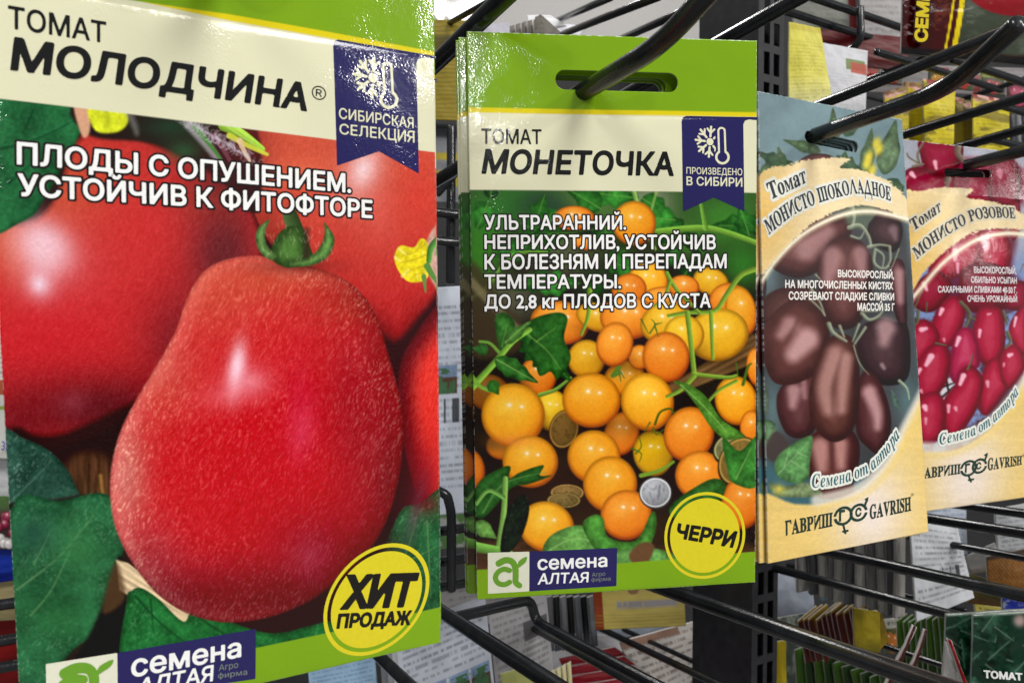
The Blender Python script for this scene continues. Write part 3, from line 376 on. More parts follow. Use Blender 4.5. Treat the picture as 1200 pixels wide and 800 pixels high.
# ---------------------------------------------------------------- small helpers
def at(x, y, z):                                                        # drawing point + distance -> world point
    return Vector(((x - 600) / FPX * z, z, CAM_Z - (y - 400) / FPX * z))
HD = Vector((-.49, .87, -.055)).normalized()                            # hooks run this way, away from the shopper
HH = Vector((.871, .491, 0)).normalized()                               # the display's own horizontal
UP = Vector((0, 0, 1))
def tag(o, label=None, cat=None, group=None, kind=None):
    if label: o['label'] = label
    if cat: o['category'] = cat
    if group: o['group'] = group
    if kind: o['kind'] = kind
    return o
def link(name, me, m=None, parent=None, smooth=True):
    if m is not None: me.materials.append(m)
    if smooth: me.polygons.foreach_set('use_smooth', np.ones(len(me.polygons), bool))
    o = bpy.data.objects.new(name, me); COL.objects.link(o)
    if parent is not None: o.parent = parent
    return o
def empty(name, loc=(0, 0, 0)):
    o = bpy.data.objects.new(name, None); COL.objects.link(o); o.location = loc; o.empty_display_size = .01; return o
def copy_tree(o, parent=None):
    c = o.copy(); COL.objects.link(c); c.parent = parent
    for ch in list(o.children): copy_tree(ch, c)
    return c
def pymesh(name, v, f):
    me = bpy.data.meshes.new(name); me.from_pydata([tuple(p) for p in v], [], f); me.update(); return me
# ---------------------------------------------------------------- materials
def node_mat(name):
    m = bpy.data.materials.new(name); m.use_nodes = True; nt = m.node_tree; return m, nt, nt.nodes['Principled BSDF']
def film_bump(nt, b, fine, wide, strength):
    tc = nt.nodes.new('ShaderNodeTexCoord'); n1 = nt.nodes.new('ShaderNodeTexNoise'); n2 = nt.nodes.new('ShaderNodeTexNoise'); n3 = nt.nodes.new('ShaderNodeTexVoronoi')
    n1.inputs['Scale'].default_value = fine; n1.inputs['Detail'].default_value = 1.5
    n2.inputs['Scale'].default_value = wide; n2.inputs['Detail'].default_value = 5; n2.inputs['Roughness'].default_value = .5
    mp = nt.nodes.new('ShaderNodeMapping'); mp.inputs['Scale'].default_value = (1, 1, .45)
    nt.links.new(tc.outputs['Object'], mp.inputs[0])
    nt.links.new(tc.outputs['Object'], n1.inputs['Vector']); nt.links.new(mp.outputs[0], n2.inputs['Vector'])
    b1 = nt.nodes.new('ShaderNodeBump'); b1.inputs['Strength'].default_value = strength[0]; b1.inputs['Distance'].default_value = .00034
    b2 = nt.nodes.new('ShaderNodeBump'); b2.inputs['Strength'].default_value = strength[1]; b2.inputs['Distance'].default_value = .0007
    n4 = nt.nodes.new('ShaderNodeTexNoise'); n4.inputs['Scale'].default_value = 95; n4.inputs['Detail'].default_value = 3; nt.links.new(tc.outputs['Object'], n4.inputs['Vector'])
    mr = nt.nodes.new('ShaderNodeMapRange'); mr.inputs[1].default_value = .38; mr.inputs[2].default_value = .62; mr.inputs[3].default_value = .1; mr.inputs[4].default_value = 1.15; nt.links.new(n4.outputs[0], mr.inputs[0])
    mu = nt.nodes.new('ShaderNodeMath'); mu.operation = 'MULTIPLY'; nt.links.new(n1.outputs[0], mu.inputs[0]); nt.links.new(mr.outputs[0], mu.inputs[1])   # the grain comes in patches
    nt.links.new(mu.outputs[0], b1.inputs['Height']); nt.links.new(n2.outputs[0], b2.inputs['Height']); nt.links.new(b2.outputs[0], b1.inputs['Normal'])
    nt.links.new(b1.outputs[0], b.inputs['Normal'])
    nt.nodes.remove(n3)
def film(name, col=None, rough=.095, fine=1900, wide=34, strength=(.14, .36), spec=.42):  # printed glossy film; colour from the print or plain ink
    m, nt, b = node_mat(name)
    if col is None:
        a = nt.nodes.new('ShaderNodeAttribute'); a.attribute_name = 'print'; nt.links.new(a.outputs['Color'], b.inputs['Base Color'])
    else:
        c = [(q / 255 / 12.92 if q / 255 < .04045 else ((q / 255 + .055) / 1.055) ** 2.4) for q in col]
        tc = nt.nodes.new('ShaderNodeTexCoord'); nz = nt.nodes.new('ShaderNodeTexNoise'); nz.inputs['Scale'].default_value = 900
        mx = nt.nodes.new('ShaderNodeMix'); mx.data_type = 'RGBA'; mx.inputs[6].default_value = (*[q * .93 for q in c], 1); mx.inputs[7].default_value = (*[min(1, q * 1.06) for q in c], 1)
        nt.links.new(tc.outputs['Object'], nz.inputs['Vector']); nt.links.new(nz.outputs[0], mx.inputs[0]); nt.links.new(mx.outputs[2], b.inputs['Base Color'])
    b.inputs['Roughness'].default_value = rough; b.inputs['Specular IOR Level'].default_value = spec
    film_bump(nt, b, fine, wide, strength); return m
M_PRINT = film('printed_film'); M_PRINT2 = film('printed_satin_film', rough=.34, strength=(.07, .22), spec=.35); M_BACK = film('printed_paper', rough=.5, strength=(.1, .25), spec=.3)
INK = {}
def ink(col, sat=False):
    k = (tuple(col), sat)
    if k not in INK: INK[k] = film('ink_%02x%02x%02x' % tuple(col), col, *((.34,) if sat else (.095,)), strength=(.07, .22) if sat else (.14, .36), spec=.35 if sat else .42)
    return INK[k]
def coated(name, base, rough, grime=.1):                               # dark powder-coated metal with wear
    m, nt, b = node_mat(name); tc = nt.nodes.new('ShaderNodeTexCoord'); n = nt.nodes.new('ShaderNodeTexNoise'); n.inputs['Scale'].default_value = 160; n.inputs['Detail'].default_value = 6
    r = nt.nodes.new('ShaderNodeValToRGB'); r.color_ramp.elements[0].position = .35; r.color_ramp.elements[1].position = .75
    r.color_ramp.elements[0].color = (*base, 1); r.color_ramp.elements[1].color = (*[q * 1.7 + .004 for q in base], 1); e_ = r.color_ramp.elements.new(.78); e_.color = (*[q * 1.9 + .004 for q in base], 1); e_ = r.color_ramp.elements.new(.82); e_.color = (.16, .16, .16, 1)
    n2 = nt.nodes.new('ShaderNodeTexNoise'); n2.inputs['Scale'].default_value = 1400; n2.inputs['Detail'].default_value = 4
    mr = nt.nodes.new('ShaderNodeMapRange'); mr.inputs[3].default_value = rough - .04; mr.inputs[4].default_value = rough + grime
    bp = nt.nodes.new('ShaderNodeBump'); bp.inputs['Strength'].default_value = .18; bp.inputs['Distance'].default_value = .0003
    for q in (n, n2): nt.links.new(tc.outputs['Object'], q.inputs['Vector'])
    nt.links.new(n.outputs[0], r.inputs[0]); nt.links.new(r.outputs[0], b.inputs['Base Color']); nt.links.new(n.outputs[0], mr.inputs[0]); nt.links.new(mr.outputs[0], b.inputs['Roughness'])
    nt.links.new(n2.outputs[0], bp.inputs['Height']); nt.links.new(bp.outputs[0], b.inputs['Normal']); return m
M_WIRE = coated('black_coated_wire', (.007, .008, .0095), .14); M_POST = coated('black_coated_steel', (.006, .0065, .009), .42)
M_CEIL = coated('grey_ceiling_board', (.5, .49, .48), .8); M_BACKDROP = coated('dark_backdrop_coat', (.008, .008, .009), .7)
# ---------------------------------------------------------------- filled outlines (marching squares)
def fill_field(F, xs, ys):                                              # F[j, i] > 0 inside -> verts, faces
    ny, nx = F.shape; F = np.where(np.abs(F) < 1e-6, 1e-6, F); V = []; Q = []; idx = -np.ones((ny, nx), int); he = {}; ve = {}
    jj, ii = np.nonzero(F > 0)
    idx[jj, ii] = np.arange(len(jj)); V = [(xs[i], ys[j]) for j, i in zip(jj, ii)]
    ins = F > 0; cnt = ins[:-1, :-1].astype(int) + ins[:-1, 1:] + ins[1:, :-1] + ins[1:, 1:]
    full = np.argwhere(cnt == 4); Q = [[idx[j, i], idx[j, i + 1], idx[j + 1, i + 1], idx[j + 1, i]] for j, i in full]
    for j, i in np.argwhere((cnt > 0) & (cnt < 4)):
        c = [(j, i), (j, i + 1), (j + 1, i + 1), (j + 1, i)]; poly = []
        for k in range(4):
            a, b = c[k], c[(k + 1) % 4]; fa, fb = F[a], F[b]
            if fa > 0: poly.append(idx[a])
            if (fa > 0) != (fb > 0):
                key = (a, b) if a < b else (b, a)
                if key not in he:
                    t = fa / (fa - fb); he[key] = len(V); V.append((xs[a[1]] + (xs[b[1]] - xs[a[1]]) * t, ys[a[0]] + (ys[b[0]] - ys[a[0]]) * t))
                poly.append(he[key])
        if len(poly) > 2: Q.append(poly)
    return np.array(V).reshape(-1, 2), Q
def field_shape(f, x0, y0, x1, y1, step):
    xs = np.arange(x0, x1 + step, step); ys = np.arange(y0, y1 + step, step); X, Y = np.meshgrid(xs, ys)
    return fill_field(f(X, Y), xs, ys)
def seg(X, Y, a, b):
    ex, ey = b[0] - a[0], b[1] - a[1]; t = np.clip(((X - a[0]) * ex + (Y - a[1]) * ey) / (ex * ex + ey * ey + 1e-12), 0, 1); return np.hypot(X - a[0] - t * ex, Y - a[1] - t * ey)
def f_poly(P):
    P = np.asarray(P, float)
    def f(X, Y):
        d = np.full(X.shape, 1e9); w = np.zeros(X.shape, bool)
        for k in range(len(P)):
            a, b = P[k], P[(k + 1) % len(P)]; d = np.minimum(d, seg(X, Y, a, b)); c = (a[1] > Y) != (b[1] > Y)
            w ^= c & (X < (b[0] - a[0]) * (Y - a[1]) / ((b[1] - a[1]) or 1e-9) + a[0])
        return np.where(w, d, -d)
    return f
def f_line(P, w0, w1=None):
    P = [tuple(p) for p in P]; w1 = w0 if w1 is None else w1; n = len(P) - 1
    return lambda X, Y: np.max([(w0 + (w1 - w0) * (k + .5) / n) / 2 - seg(X, Y, P[k], P[k + 1]) for k in range(n)], axis=0)
def f_ell(c, A, B):                                                     # ellipse from two conjugate radii
    M = np.linalg.inv(np.array([[A[0], B[0]], [A[1], B[1]]])); s = (math.hypot(*A) + math.hypot(*B)) / 2
    return lambda X, Y: (1 - np.hypot(M[0, 0] * (X - c[0]) + M[0, 1] * (Y - c[1]), M[1, 0] * (X - c[0]) + M[1, 1] * (Y - c[1]))) * s
def f_or(*fs): return lambda X, Y: np.max([f(X, Y) for f in fs], axis=0)
def f_sub(a, b): return lambda X, Y: np.minimum(a(X, Y), -b(X, Y))
# ---------------------------------------------------------------- lettering
FONTS = bpy.utils.system_resource('DATAFILES', path='fonts') + '/'
_fc = {}
def contours(body, serif=False):
    k = (body, serif)
    if k in _fc: return _fc[k]
    c = bpy.data.curves.new('lettering', 'FONT'); c.body = body
    if serif:
        fn = 'NotoSansMath-Regular.woff2'; c.font = bpy.data.fonts.get('serif') or bpy.data.fonts.load(FONTS + fn); c.font.name = 'serif'
    o = bpy.data.objects.new('lettering', c); COL.objects.link(o); bpy.context.view_layer.update()
    cu = o.to_curve(bpy.context.evaluated_depsgraph_get()); out = []
    for s in cu.splines:
        P = []
        if s.type == 'BEZIER':
            n = len(s.bezier_points)
            for i in range(n):
                a, b = s.bezier_points[i], s.bezier_points[(i + 1) % n]; p0, p1, p2, p3 = (np.array(q[:2]) for q in (a.co, a.handle_right, b.handle_left, b.co))
                lin = abs(np.cross(p1 - p0, p3 - p0)) + abs(np.cross(p2 - p0, p3 - p0)) < 1e-5
                for t in ([0] if lin else np.arange(0, 1, .2)): P.append((1 - t) ** 3 * p0 + 3 * t * (1 - t) ** 2 * p1 + 3 * t * t * (1 - t) * p2 + t ** 3 * p3)
        else: P = [np.array(p.co[:2]) for p in s.points]
        P = np.array(P); keep = np.hypot(*(P - np.roll(P, 1, 0)).T) > 1e-5; out.append(P[keep])
    o.to_curve_clear(); bpy.data.objects.remove(o); bpy.data.curves.remove(c); _fc[k] = out; return out
def bolder(P, sgn, d):                                                  # mitred offset of one closed outline
    a = P - np.roll(P, 1, 0); b = np.roll(P, -1, 0) - P; a /= np.linalg.norm(a, axis=1)[:, None]; b /= np.linalg.norm(b, axis=1)[:, None]
    na, nb = np.stack([-a[:, 1], a[:, 0]], 1), np.stack([-b[:, 1], b[:, 0]], 1); m = na + nb; L = np.linalg.norm(m, axis=1); m /= np.maximum(L, 1e-6)[:, None]
    return P + m * (sgn * d / np.clip(L / 2, .45, 1))[:, None]
def text_field(cs, bold, res, grow=0, pad=.12):                         # signed field of a whole line; nonzero winding
    area = lambda P: .5 * np.sum(P[:, 0] * np.roll(P[:, 1], -1) - np.roll(P[:, 0], -1) * P[:, 1])
    bbs = [(P[:, 0].min(), P[:, 1].min(), P[:, 0].max(), P[:, 1].max()) for P in cs]
    def within(P, bp, Q, bq):
        if bp[0] < bq[0] or bp[1] < bq[1] or bp[2] > bq[2] or bp[3] > bq[3]: return False
        g = f_poly(Q); return bool((g(P[:, 0], P[:, 1]) > 0).all())
    cs2 = []
    for k, P in enumerate(cs):
        if not bold: cs2.append(P); continue
        around = [Q for j, Q in enumerate(cs) if j != k and within(P, bbs[k], Q, bbs[j])]; sgn = -1 if area(P) > 0 else 1
        if around and (area(min(around, key=lambda Q: abs(area(Q)))) > 0) != (area(P) > 0): sgn = -sgn          # a counter, not a stroke
        cs2.append(bolder(P, sgn, bold))
    al = np.concatenate(cs2); x0, y0 = al.min(0); x1, y1 = al.max(0)
    xs = np.arange(x0 - pad, x1 + pad + res, res); ys = np.arange(y0 - pad, y1 + pad + res, res); X, Y = np.meshgrid(xs, ys)
    D = np.full(X.shape, 9.); W = np.zeros(X.shape, int)
    for P in cs2:
        i0, i1 = np.searchsorted(xs, P[:, 0].min() - pad), np.searchsorted(xs, P[:, 0].max() + pad)
        x, y = X[:, i0:i1], Y[:, i0:i1]; Q = np.roll(P, -1, 0)
        for a, b in zip(P, Q):
            D[:, i0:i1] = np.minimum(D[:, i0:i1], seg(x, y, a, b))
            if a[1] == b[1]: continue
            xi = (b[0] - a[0]) * (y - a[1]) / (b[1] - a[1]) + a[0]
            if a[1] <= b[1]: W[:, i0:i1] += ((a[1] <= y) & (b[1] > y) & (x < xi))
            else: W[:, i0:i1] -= ((b[1] <= y) & (a[1] > y) & (x < xi))
    ins = W != 0
    return np.where(ins, D, -D) + grow, xs, ys, (x0, y0, x1, y1)
def line_mesh(body, bold=.03, grow=0, ref='H', serif=False, cells=20):  # unit box: ink left..right -> 0..1, baseline..height -> 0..1
    cs = contours(body, serif); r = contours(ref, serif); h = max(P[:, 1].max() for P in r) - min(P[:, 1].min() for P in r) + (2 * bold if bold else 0)
    F, xs, ys, bb = text_field(cs, bold, h / cells, grow, pad=.06 + grow * 1.3)
    base = min(P[:, 1].min() for P in r) - (bold or 0)
    v, f = fill_field(F, xs, ys); v = v.copy(); v[:, 0] = (v[:, 0] - bb[0]) / (bb[2] - bb[0]); v[:, 1] = (v[:, 1] - base) / h
    return v, f
# ---------------------------------------------------------------- seed packets (front ones)
class Packet:
    """A thin sealed pouch hanging in its own plane; local x right, z up, -y towards the shopper."""
    def __init__(s, rot, t, w, h, quad=None, bulge=.0010, slot=None):
        s.R = np.array(rot, float); s.t = np.array(t, float); s.w, s.h, s.bulge = w, h, bulge
        s.quad = np.array([s.loc(*q) if q is not None else None for q in quad]) if quad else np.array([(0, 0), (w, 0), (w, -h), (0, -h)])
        M = Matrix(((s.R[0, 0], s.R[0, 2], -s.R[0, 1]), (s.R[2, 0], s.R[2, 2], -s.R[2, 1]), (-s.R[1, 0], -s.R[1, 2], s.R[1, 1])))
        s.M = M.to_4x4(); s.M.translation = Vector((s.t[0], s.t[2], CAM_Z - s.t[1])); s.slot = slot
    def loc(s, x, y):                                                   # drawing point -> (a, b) in the packet's plane
        r = s.R.T @ np.array([(x - 600) / FPX, (y - 400) / FPX, 1.]); o = s.R.T @ -s.t; k = -o[2] / r[2]; p = o + r * k; return (p[0], -p[1])
    def locs(s, XY):
        XY = np.asarray(XY, float); r = np.stack([(XY[:, 0] - 600) / FPX, (XY[:, 1] - 400) / FPX, np.ones(len(XY))], 1) @ s.R; o = s.R.T @ -s.t
        p = o + r * (-o[2] / r[:, 2])[:, None]; return np.stack([p[:, 0], -p[:, 1]], 1)
    def pix(s, ab):
        p = np.stack([ab[:, 0], -ab[:, 1], np.zeros(len(ab))], 1) @ s.R.T + s.t; return 600 + FPX * p[:, 0] / p[:, 2], 400 + FPX * p[:, 1] / p[:, 2]
    def surf(s, ab, lift=0):
        a, b = ab[:, 0] / s.w, -ab[:, 1] / s.h
        z = s.bulge * (np.clip(np.sin(np.pi * np.clip(a, 0, 1)), 0, 1) ** .7 * np.clip(np.sin(np.pi * np.clip((b - .14) / .86, 0, 1)), 0, 1) ** .5)
        z = z + s.bulge * .35 * (fbm(a * 2.3 + 3, b * 3.1, 21, 2) - .5)
        return np.stack([ab[:, 0], -z - lift, ab[:, 1]], 1)
    def root(s, label, cat, group):
        s.o = empty('seed_packet'); s.o.matrix_world = s.M; tag(s.o, label, cat, group); return s.o
    def pouch(s, art, step, mat):
        q = s.quad; px, py = s.pix(q); nx = int(max(abs(px[1] - px[0]), abs(px[2] - px[3])) / step); ny = int(max(abs(py[3] - py[0]), abs(py[2] - py[1])) / step)
        U, V = np.meshgrid(np.linspace(0, 1, nx + 1), np.linspace(0, 1, ny + 1)); U, V = U.ravel()[:, None], V.ravel()[:, None]
        ab = q[0] * (1 - U) * (1 - V) + q[1] * U * (1 - V) + q[2] * U * V + q[3] * (1 - U) * V
        i = np.arange(nx * ny); r, c = i // nx, i % nx; k = r * (nx + 1) + c; F = np.stack([k, k + nx + 1, k + nx + 2, k + 1], 1)
        rim = np.zeros(len(ab), bool); uu, vv = U.ravel(), V.ravel(); edge = (uu < 1e-6) | (uu > 1 - 1e-6) | (vv < 1e-6) | (vv > 1 - 1e-6)
        hole = []
        if s.slot is not None:
            (ax, ay), (bx, by), rr = s.slot; f = lambda p: rr - seg(p[:, 0], p[:, 1], (ax, ay), (bx, by))
            d = f(ab); F = F[(d[F] <= 0).any(1)]; d2 = d > 0; u = np.unique(F); m = u[d2[u]]
            ex, ey = bx - ax, by - ay; t = np.clip(((ab[m, 0] - ax) * ex + (ab[m, 1] - ay) * ey) / (ex * ex + ey * ey), 0, 1); c0 = np.stack([ax + t * ex, ay + t * ey], 1)
            dv = ab[m] - c0; ab[m] = c0 + dv / np.maximum(np.linalg.norm(dv, axis=1), 1e-9)[:, None] * rr
        X, Y = s.pix(ab); C = art(X, Y); wr = edge * sst(.42, .6, vnoise(X / 2.3 + 7, Y / 2.3, 61)) * (.35 + .5 * (vv < 1e-6))
        C = C * (1 - wr[:, None]) + .8 * wr[:, None]
        P = s.surf(ab); n0 = len(P); th = .0007
        # back sheet, joined to the front along the rim and the slot
        back = P.copy(); back[:, 1] = np.where(edge, th, th - (P[:, 1]) * .6)
        FB = F[:, ::-1] + n0
        E = np.sort(np.concatenate([F[:, [0, 1]], F[:, [1, 2]], F[:, [2, 3]], F[:, [3, 0]]]), 1); Ed = np.concatenate([F[:, [0, 1]], F[:, [1, 2]], F[:, [2, 3]], F[:, [3, 0]]])
        key = E[:, 0].astype(np.int64) * (n0 + 1) + E[:, 1]; un, ix, ct = np.unique(key, return_index=True, return_counts=True); bd = Ed[ix[ct == 1]]
        FS = np.stack([bd[:, 1], bd[:, 0], bd[:, 0] + n0, bd[:, 1] + n0], 1)
        allF = np.concatenate([F, FB, FS]); allP = np.concatenate([P, back]); used = np.unique(allF); rm = -np.ones(len(allP), int); rm[used] = np.arange(len(used))
        allF = rm[allF]; CC = np.concatenate([C, np.tile([[.62, .62, .58]], (n0, 1))]); CC[n0:][edge] = C[edge]*.8+.12
        allP, CC = allP[used], CC[used]
        me = bpy.data.meshes.new('pouch'); me.vertices.add(len(allP)); me.vertices.foreach_set('co', allP.astype(np.float32).ravel())
        me.loops.add(allF.size); me.loops.foreach_set('vertex_index', allF.astype(np.int32).ravel()); me.polygons.add(len(allF)); me.polygons.foreach_set('loop_start', np.arange(0, allF.size, 4, dtype=np.int32))
        me.update(calc_edges=True); at_ = me.attributes.new('print', 'FLOAT_COLOR', 'POINT'); at_.data.foreach_set('color', np.concatenate([CC, np.ones((len(CC), 1))], 1).astype(np.float32).ravel())
        o = link('pouch', me, mat, s.o); return o
    def lay(s, name, v, f, m, lift, parent=None, plane=False):          # printed patch from a filled outline (drawing units, or plane units)
        if not len(v): return None
        ab = v if plane else s.locs(v); P = s.surf(np.asarray(ab), lift); f = [q[::-1] for q in f] if not plane else f
        me = pymesh(name, P, f); return link(name, me, m, parent or s.o)
    def shape(s, name, fn, box, m, lift, parent=None, step=1.1):
        v, f = field_shape(fn, *box, step); return s.lay(name, v, f, m, lift, parent)
    def text(s, body, base, up0, up1, bold=.03, grow=0, ref='H', serif=False, cells=20):
        v, f = line_mesh(body, bold, grow, ref, serif, cells); B = s.locs(smooth(base, False, 8) if len(base) > 2 else base)
        L = np.concatenate([[0], np.cumsum(np.hypot(*np.diff(B, axis=0).T))]); L /= L[-1]; u0, u1 = (s.locs([up0]) - B[0])[0], (s.locs([up1]) - B[-1])[0]
        t = v[:, 0]; tc = np.clip(t, 0, 1); bx, by = np.interp(tc, L, B[:, 0]), np.interp(tc, L, B[:, 1])
        e0, e1 = (B[1] - B[0]) / (L[1] - L[0]), (B[-1] - B[-2]) / (L[-1] - L[-2]); ex = np.where(t < 0, t, 0)[:, None] * e0 + np.where(t > 1, t - 1, 0)[:, None] * e1
        if len(base) > 2:                                               # letters stand square to a curved baseline
            tg = np.stack([np.interp(tc + .02, L, B[:, 0]) - np.interp(tc - .02, L, B[:, 0]), np.interp(tc + .02, L, B[:, 1]) - np.interp(tc - .02, L, B[:, 1])], 1); tg /= np.linalg.norm(tg, axis=1)[:, None]
            h0, h1 = np.linalg.norm(u0), np.linalg.norm(u1); nn = np.stack([-tg[:, 1], tg[:, 0]], 1); straight = u0 * (1 - tc)[:, None] + u1 * tc[:, None]; U = .35 * nn * (h0 + (h1 - h0) * tc)[:, None] + .65 * straight
        else: U = u0 * (1 - tc)[:, None] + u1 * tc[:, None]
        return np.stack([bx, by], 1) + ex + U * v[:, 1:2], f
    def write(s, name, lines, m, lift, parent=None):
        V, F, n = [], [], 0
        for a in lines:
            kw = a[4] if len(a) > 4 else {}; v, f = s.text(*a[:4], **kw); V.append(v); F += [[q + n for q in p] for p in f]; n += len(v)
        return s.lay(name, np.concatenate(V), F, m, lift, parent, plane=True)
L1, L2, L3, L4 = .00005, .0001, .00015, .0002
def merge(shapes):
    V, F, n = [], [], 0
    for v, f in shapes: V.append(v); F += [[q + n for q in p] for p in f]; n += len(v)
    return np.concatenate(V), F
def tube(name, P, r, m, parent=None, seg_=14, cap=True, tip=0):         # round wire along world points, with rounded bends
    P = [Vector(p) for p in P]; Q = [P[0]]
    for i in range(1, len(P) - 1):
        a, b, c = P[i - 1], P[i], P[i + 1]; k = min(r * 4, (b - a).length * .45, (c - b).length * .45); s0, s1 = b + (a - b).normalized() * k, b + (c - b).normalized() * k
        for t in np.linspace(0, 1, 7): Q.append(s0 * (1 - t) ** 2 + b * 2 * t * (1 - t) + s1 * t * t)
    Q.append(P[-1]); V, F = [], []; up = Vector((.1, .2, 1)); R = [r] * len(Q)
    if cap:                                                             # rounded ends
        for end in (0, -1):
            d = (Q[end] - Q[1 if end == 0 else -2]).normalized()
            for s_, rr in ((.35, .92), (.55, .6), (.62, .02)):
                if end == 0: Q.insert(0, P[0] + d * r * s_); R.insert(0, r * rr)
                else: Q.append(P[-1] + d * r * s_); R.append(r * rr)
    for i, p in enumerate(Q):
        d = (Q[min(i + 1, len(Q) - 1)] - Q[max(i - 1, 0)]).normalized(); x = d.cross(up).normalized(); y = d.cross(x).normalized()
        for k in range(seg_): a = 2 * math.pi * k / seg_; V.append(p + (x * math.cos(a) + y * math.sin(a)) * R[i])
    for i in range(len(Q) - 1):
        for k in range(seg_): a, b = i * seg_ + k, i * seg_ + (k + 1) % seg_; F.append((a, b, b + seg_, a + seg_))
    return link(name, pymesh(name, V, F), m, parent)
POSE = [([[0.87197, 0.00217, -0.48956], [-0.02783, 0.99859, -0.04514], [0.48877, 0.05298, 0.8708]], [-0.09186, -0.08584, 0.129]), ([[0.99098, 0.0128, -0.1334], [-0.0205, 0.99819, -0.05651], [0.13244, 0.05874, 0.98945]], [-0.01231, -0.08595, 0.20418]), ([[0.89342, 0.02596, -0.44847], [-0.00644, 0.99897, 0.04498], [0.44917, -0.0373, 0.89267]], [0.08293, -0.08609, 0.25296]), ([[0.92805, 0.03026, -0.37123], [-0.01589, 0.999, 0.0417], [0.37212, -0.0328, 0.9276]], [0.16779, -0.08748, 0.31841])]
DIM = {'f': 863.5006, 'H': 1.8945, 'va': 0.2523, 'vb': 0.5088, 'vg': 1.7925, 'ub': 0.7199, 'G': 2.0033}
W12, H12, W34 = .085, .085 * DIM['H'], .080
H34 = W34 * DIM['G']
CREAM, NAVY, BLACK, WHITE, LIME, LEMON = (222, 220, 188), (34, 31, 86), (20, 20, 20), (240, 240, 238), (124, 164, 34), (222, 204, 34)
def side(X, Y, pts):                                                    # signed drop below a left-to-right line
    xs, ys = zip(*pts); return Y - np.interp(X, xs, ys, left=ys[0] - (ys[1] - ys[0]) / (xs[1] - xs[0]) * (xs[0] - X.min()) if 0 else None)
def ext(pts, lo=-200, hi=1500):                                         # the same line run on past both ends
    (a, b), (c, d) = pts[0], pts[1]; (e, f), (g, h) = pts[-2], pts[-1]
    return [(lo, b + (d - b) / (c - a) * (lo - a))] + list(pts) + [(hi, h + (h - f) / (g - e) * (hi - g))]
def banded(photo, yel0, yel1, cream, strip):
    def art(X, Y):
        C = photo(X, Y); cut = lambda p: (lambda q: Y - np.interp(X, [a for a, _ in q], [b for _, b in q]))(ext(p))
        lin = lambda c: Art(X[:1], Y[:1], c).out()[0]
        def over(a, c):
            a = np.clip(a, 0, 1)[:, None]; C[:] = C * (1 - a) + c * a
        mott = (.94 + .12 * fbm(X / 60, Y / 40, 5))[:, None]
        over(.5 - cut(cream), lin(CREAM) * (.97 + .05 * fbm(X / 50, Y / 30, 8))[:, None]); over(.5 - cut(yel1), lin(LEMON)); over(.5 - cut(yel0), lin(LIME) * mott); over(.5 + cut(strip), lin(LIME) * mott)
        return C
    return art
def snowflake(c, e, q):                                                 # six-armed star with a round middle; e, q = axes
    P = lambda a, b: (c[0] + a * e[0] + b * q[0], c[1] + a * e[1] + b * q[1]); fs = [f_ell(c, (e[0] * .24, e[1] * .24), (q[0] * .24, q[1] * .24))]; s = math.hypot(*e)
    for k in range(8):
        a = k * math.pi / 4 + .1
        if k == 0: continue
        ca, sa = math.cos(a), math.sin(a); fs.append(f_line([P(.36 * ca, .36 * sa), P(ca, sa)], .15 * s))
        for t in (-1, 1):
            cb, sb = math.cos(a + t * .75), math.sin(a + t * .75); fs.append(f_line([P(.58 * ca, .58 * sa), P(.58 * ca + .36 * cb, .58 * sa + .36 * sb)], .13 * s))
    return f_or(*fs)
def badge_parts(p, outline, sc, se, sq, top, bulb, rb, lines, parent_label=None):
    b = p.shape('ribbon_badge', outline, BOX(outline.pts), ink(NAVY), L1)
    thr = f_sub(f_or(f_line([top, bulb], rb * 1.15), f_ell(bulb, (rb, 0), (0, rb))), f_or(f_line([top, bulb], rb * .62), f_ell(bulb, (rb * .68, 0), (0, rb * .68))))
    hole = f_or(f_line([top, bulb], rb * 1.75), f_ell(bulb, (rb * 1.28, 0), (0, rb * 1.28)))
    r = math.hypot(*se) * 1.1
    p.shape('snowflake', f_sub(snowflake(sc, se, sq), hole), (sc[0] - r, sc[1] - r, sc[0] + r, sc[1] + r), ink(CREAM), L2, b, .5)
    m = ((top[0] + bulb[0]) / 2, (top[1] + bulb[1]) / 2)
    merc = f_or(f_line([(top[0] * .5 + bulb[0] * .5, top[1] * .5 + bulb[1] * .5), bulb], rb * .3), f_ell(bulb, (rb * .45, 0), (0, rb * .45)))
    p.shape('thermometer', thr, (bulb[0] - 2 * rb, top[1] - rb, bulb[0] + 2 * rb, bulb[1] + 2 * rb), ink(CREAM), L2, b, .5)
    p.write('lettering', lines, ink(CREAM), L2, b); return b
def BOX(P, m=3):
    P = np.asarray(P); return (P[:, 0].min() - m, P[:, 1].min() - m, P[:, 0].max() + m, P[:, 1].max() + m)
def outline(P):
    f = f_poly(P); g = lambda X, Y: f(X, Y); g.pts = P; return g
def sticker(p, c, A, B, lines, lift=L1):                                # yellow disc inside a yellow ring
    sc = lambda k: (tuple(q * k for q in A), tuple(q * k for q in B)); R_ = math.hypot(*A) + 12; box = (c[0] - R_, c[1] - R_, c[0] + R_, c[1] + R_)
    s = p.shape('round_sticker', f_or(f_ell(c, *sc(.86)), f_sub(f_ell(c, A, B), f_ell(c, *sc(.93)))), box, ink((216, 202, 34)), lift)
    p.write('lettering', lines, ink((20, 18, 14)), lift + L1, s); return s
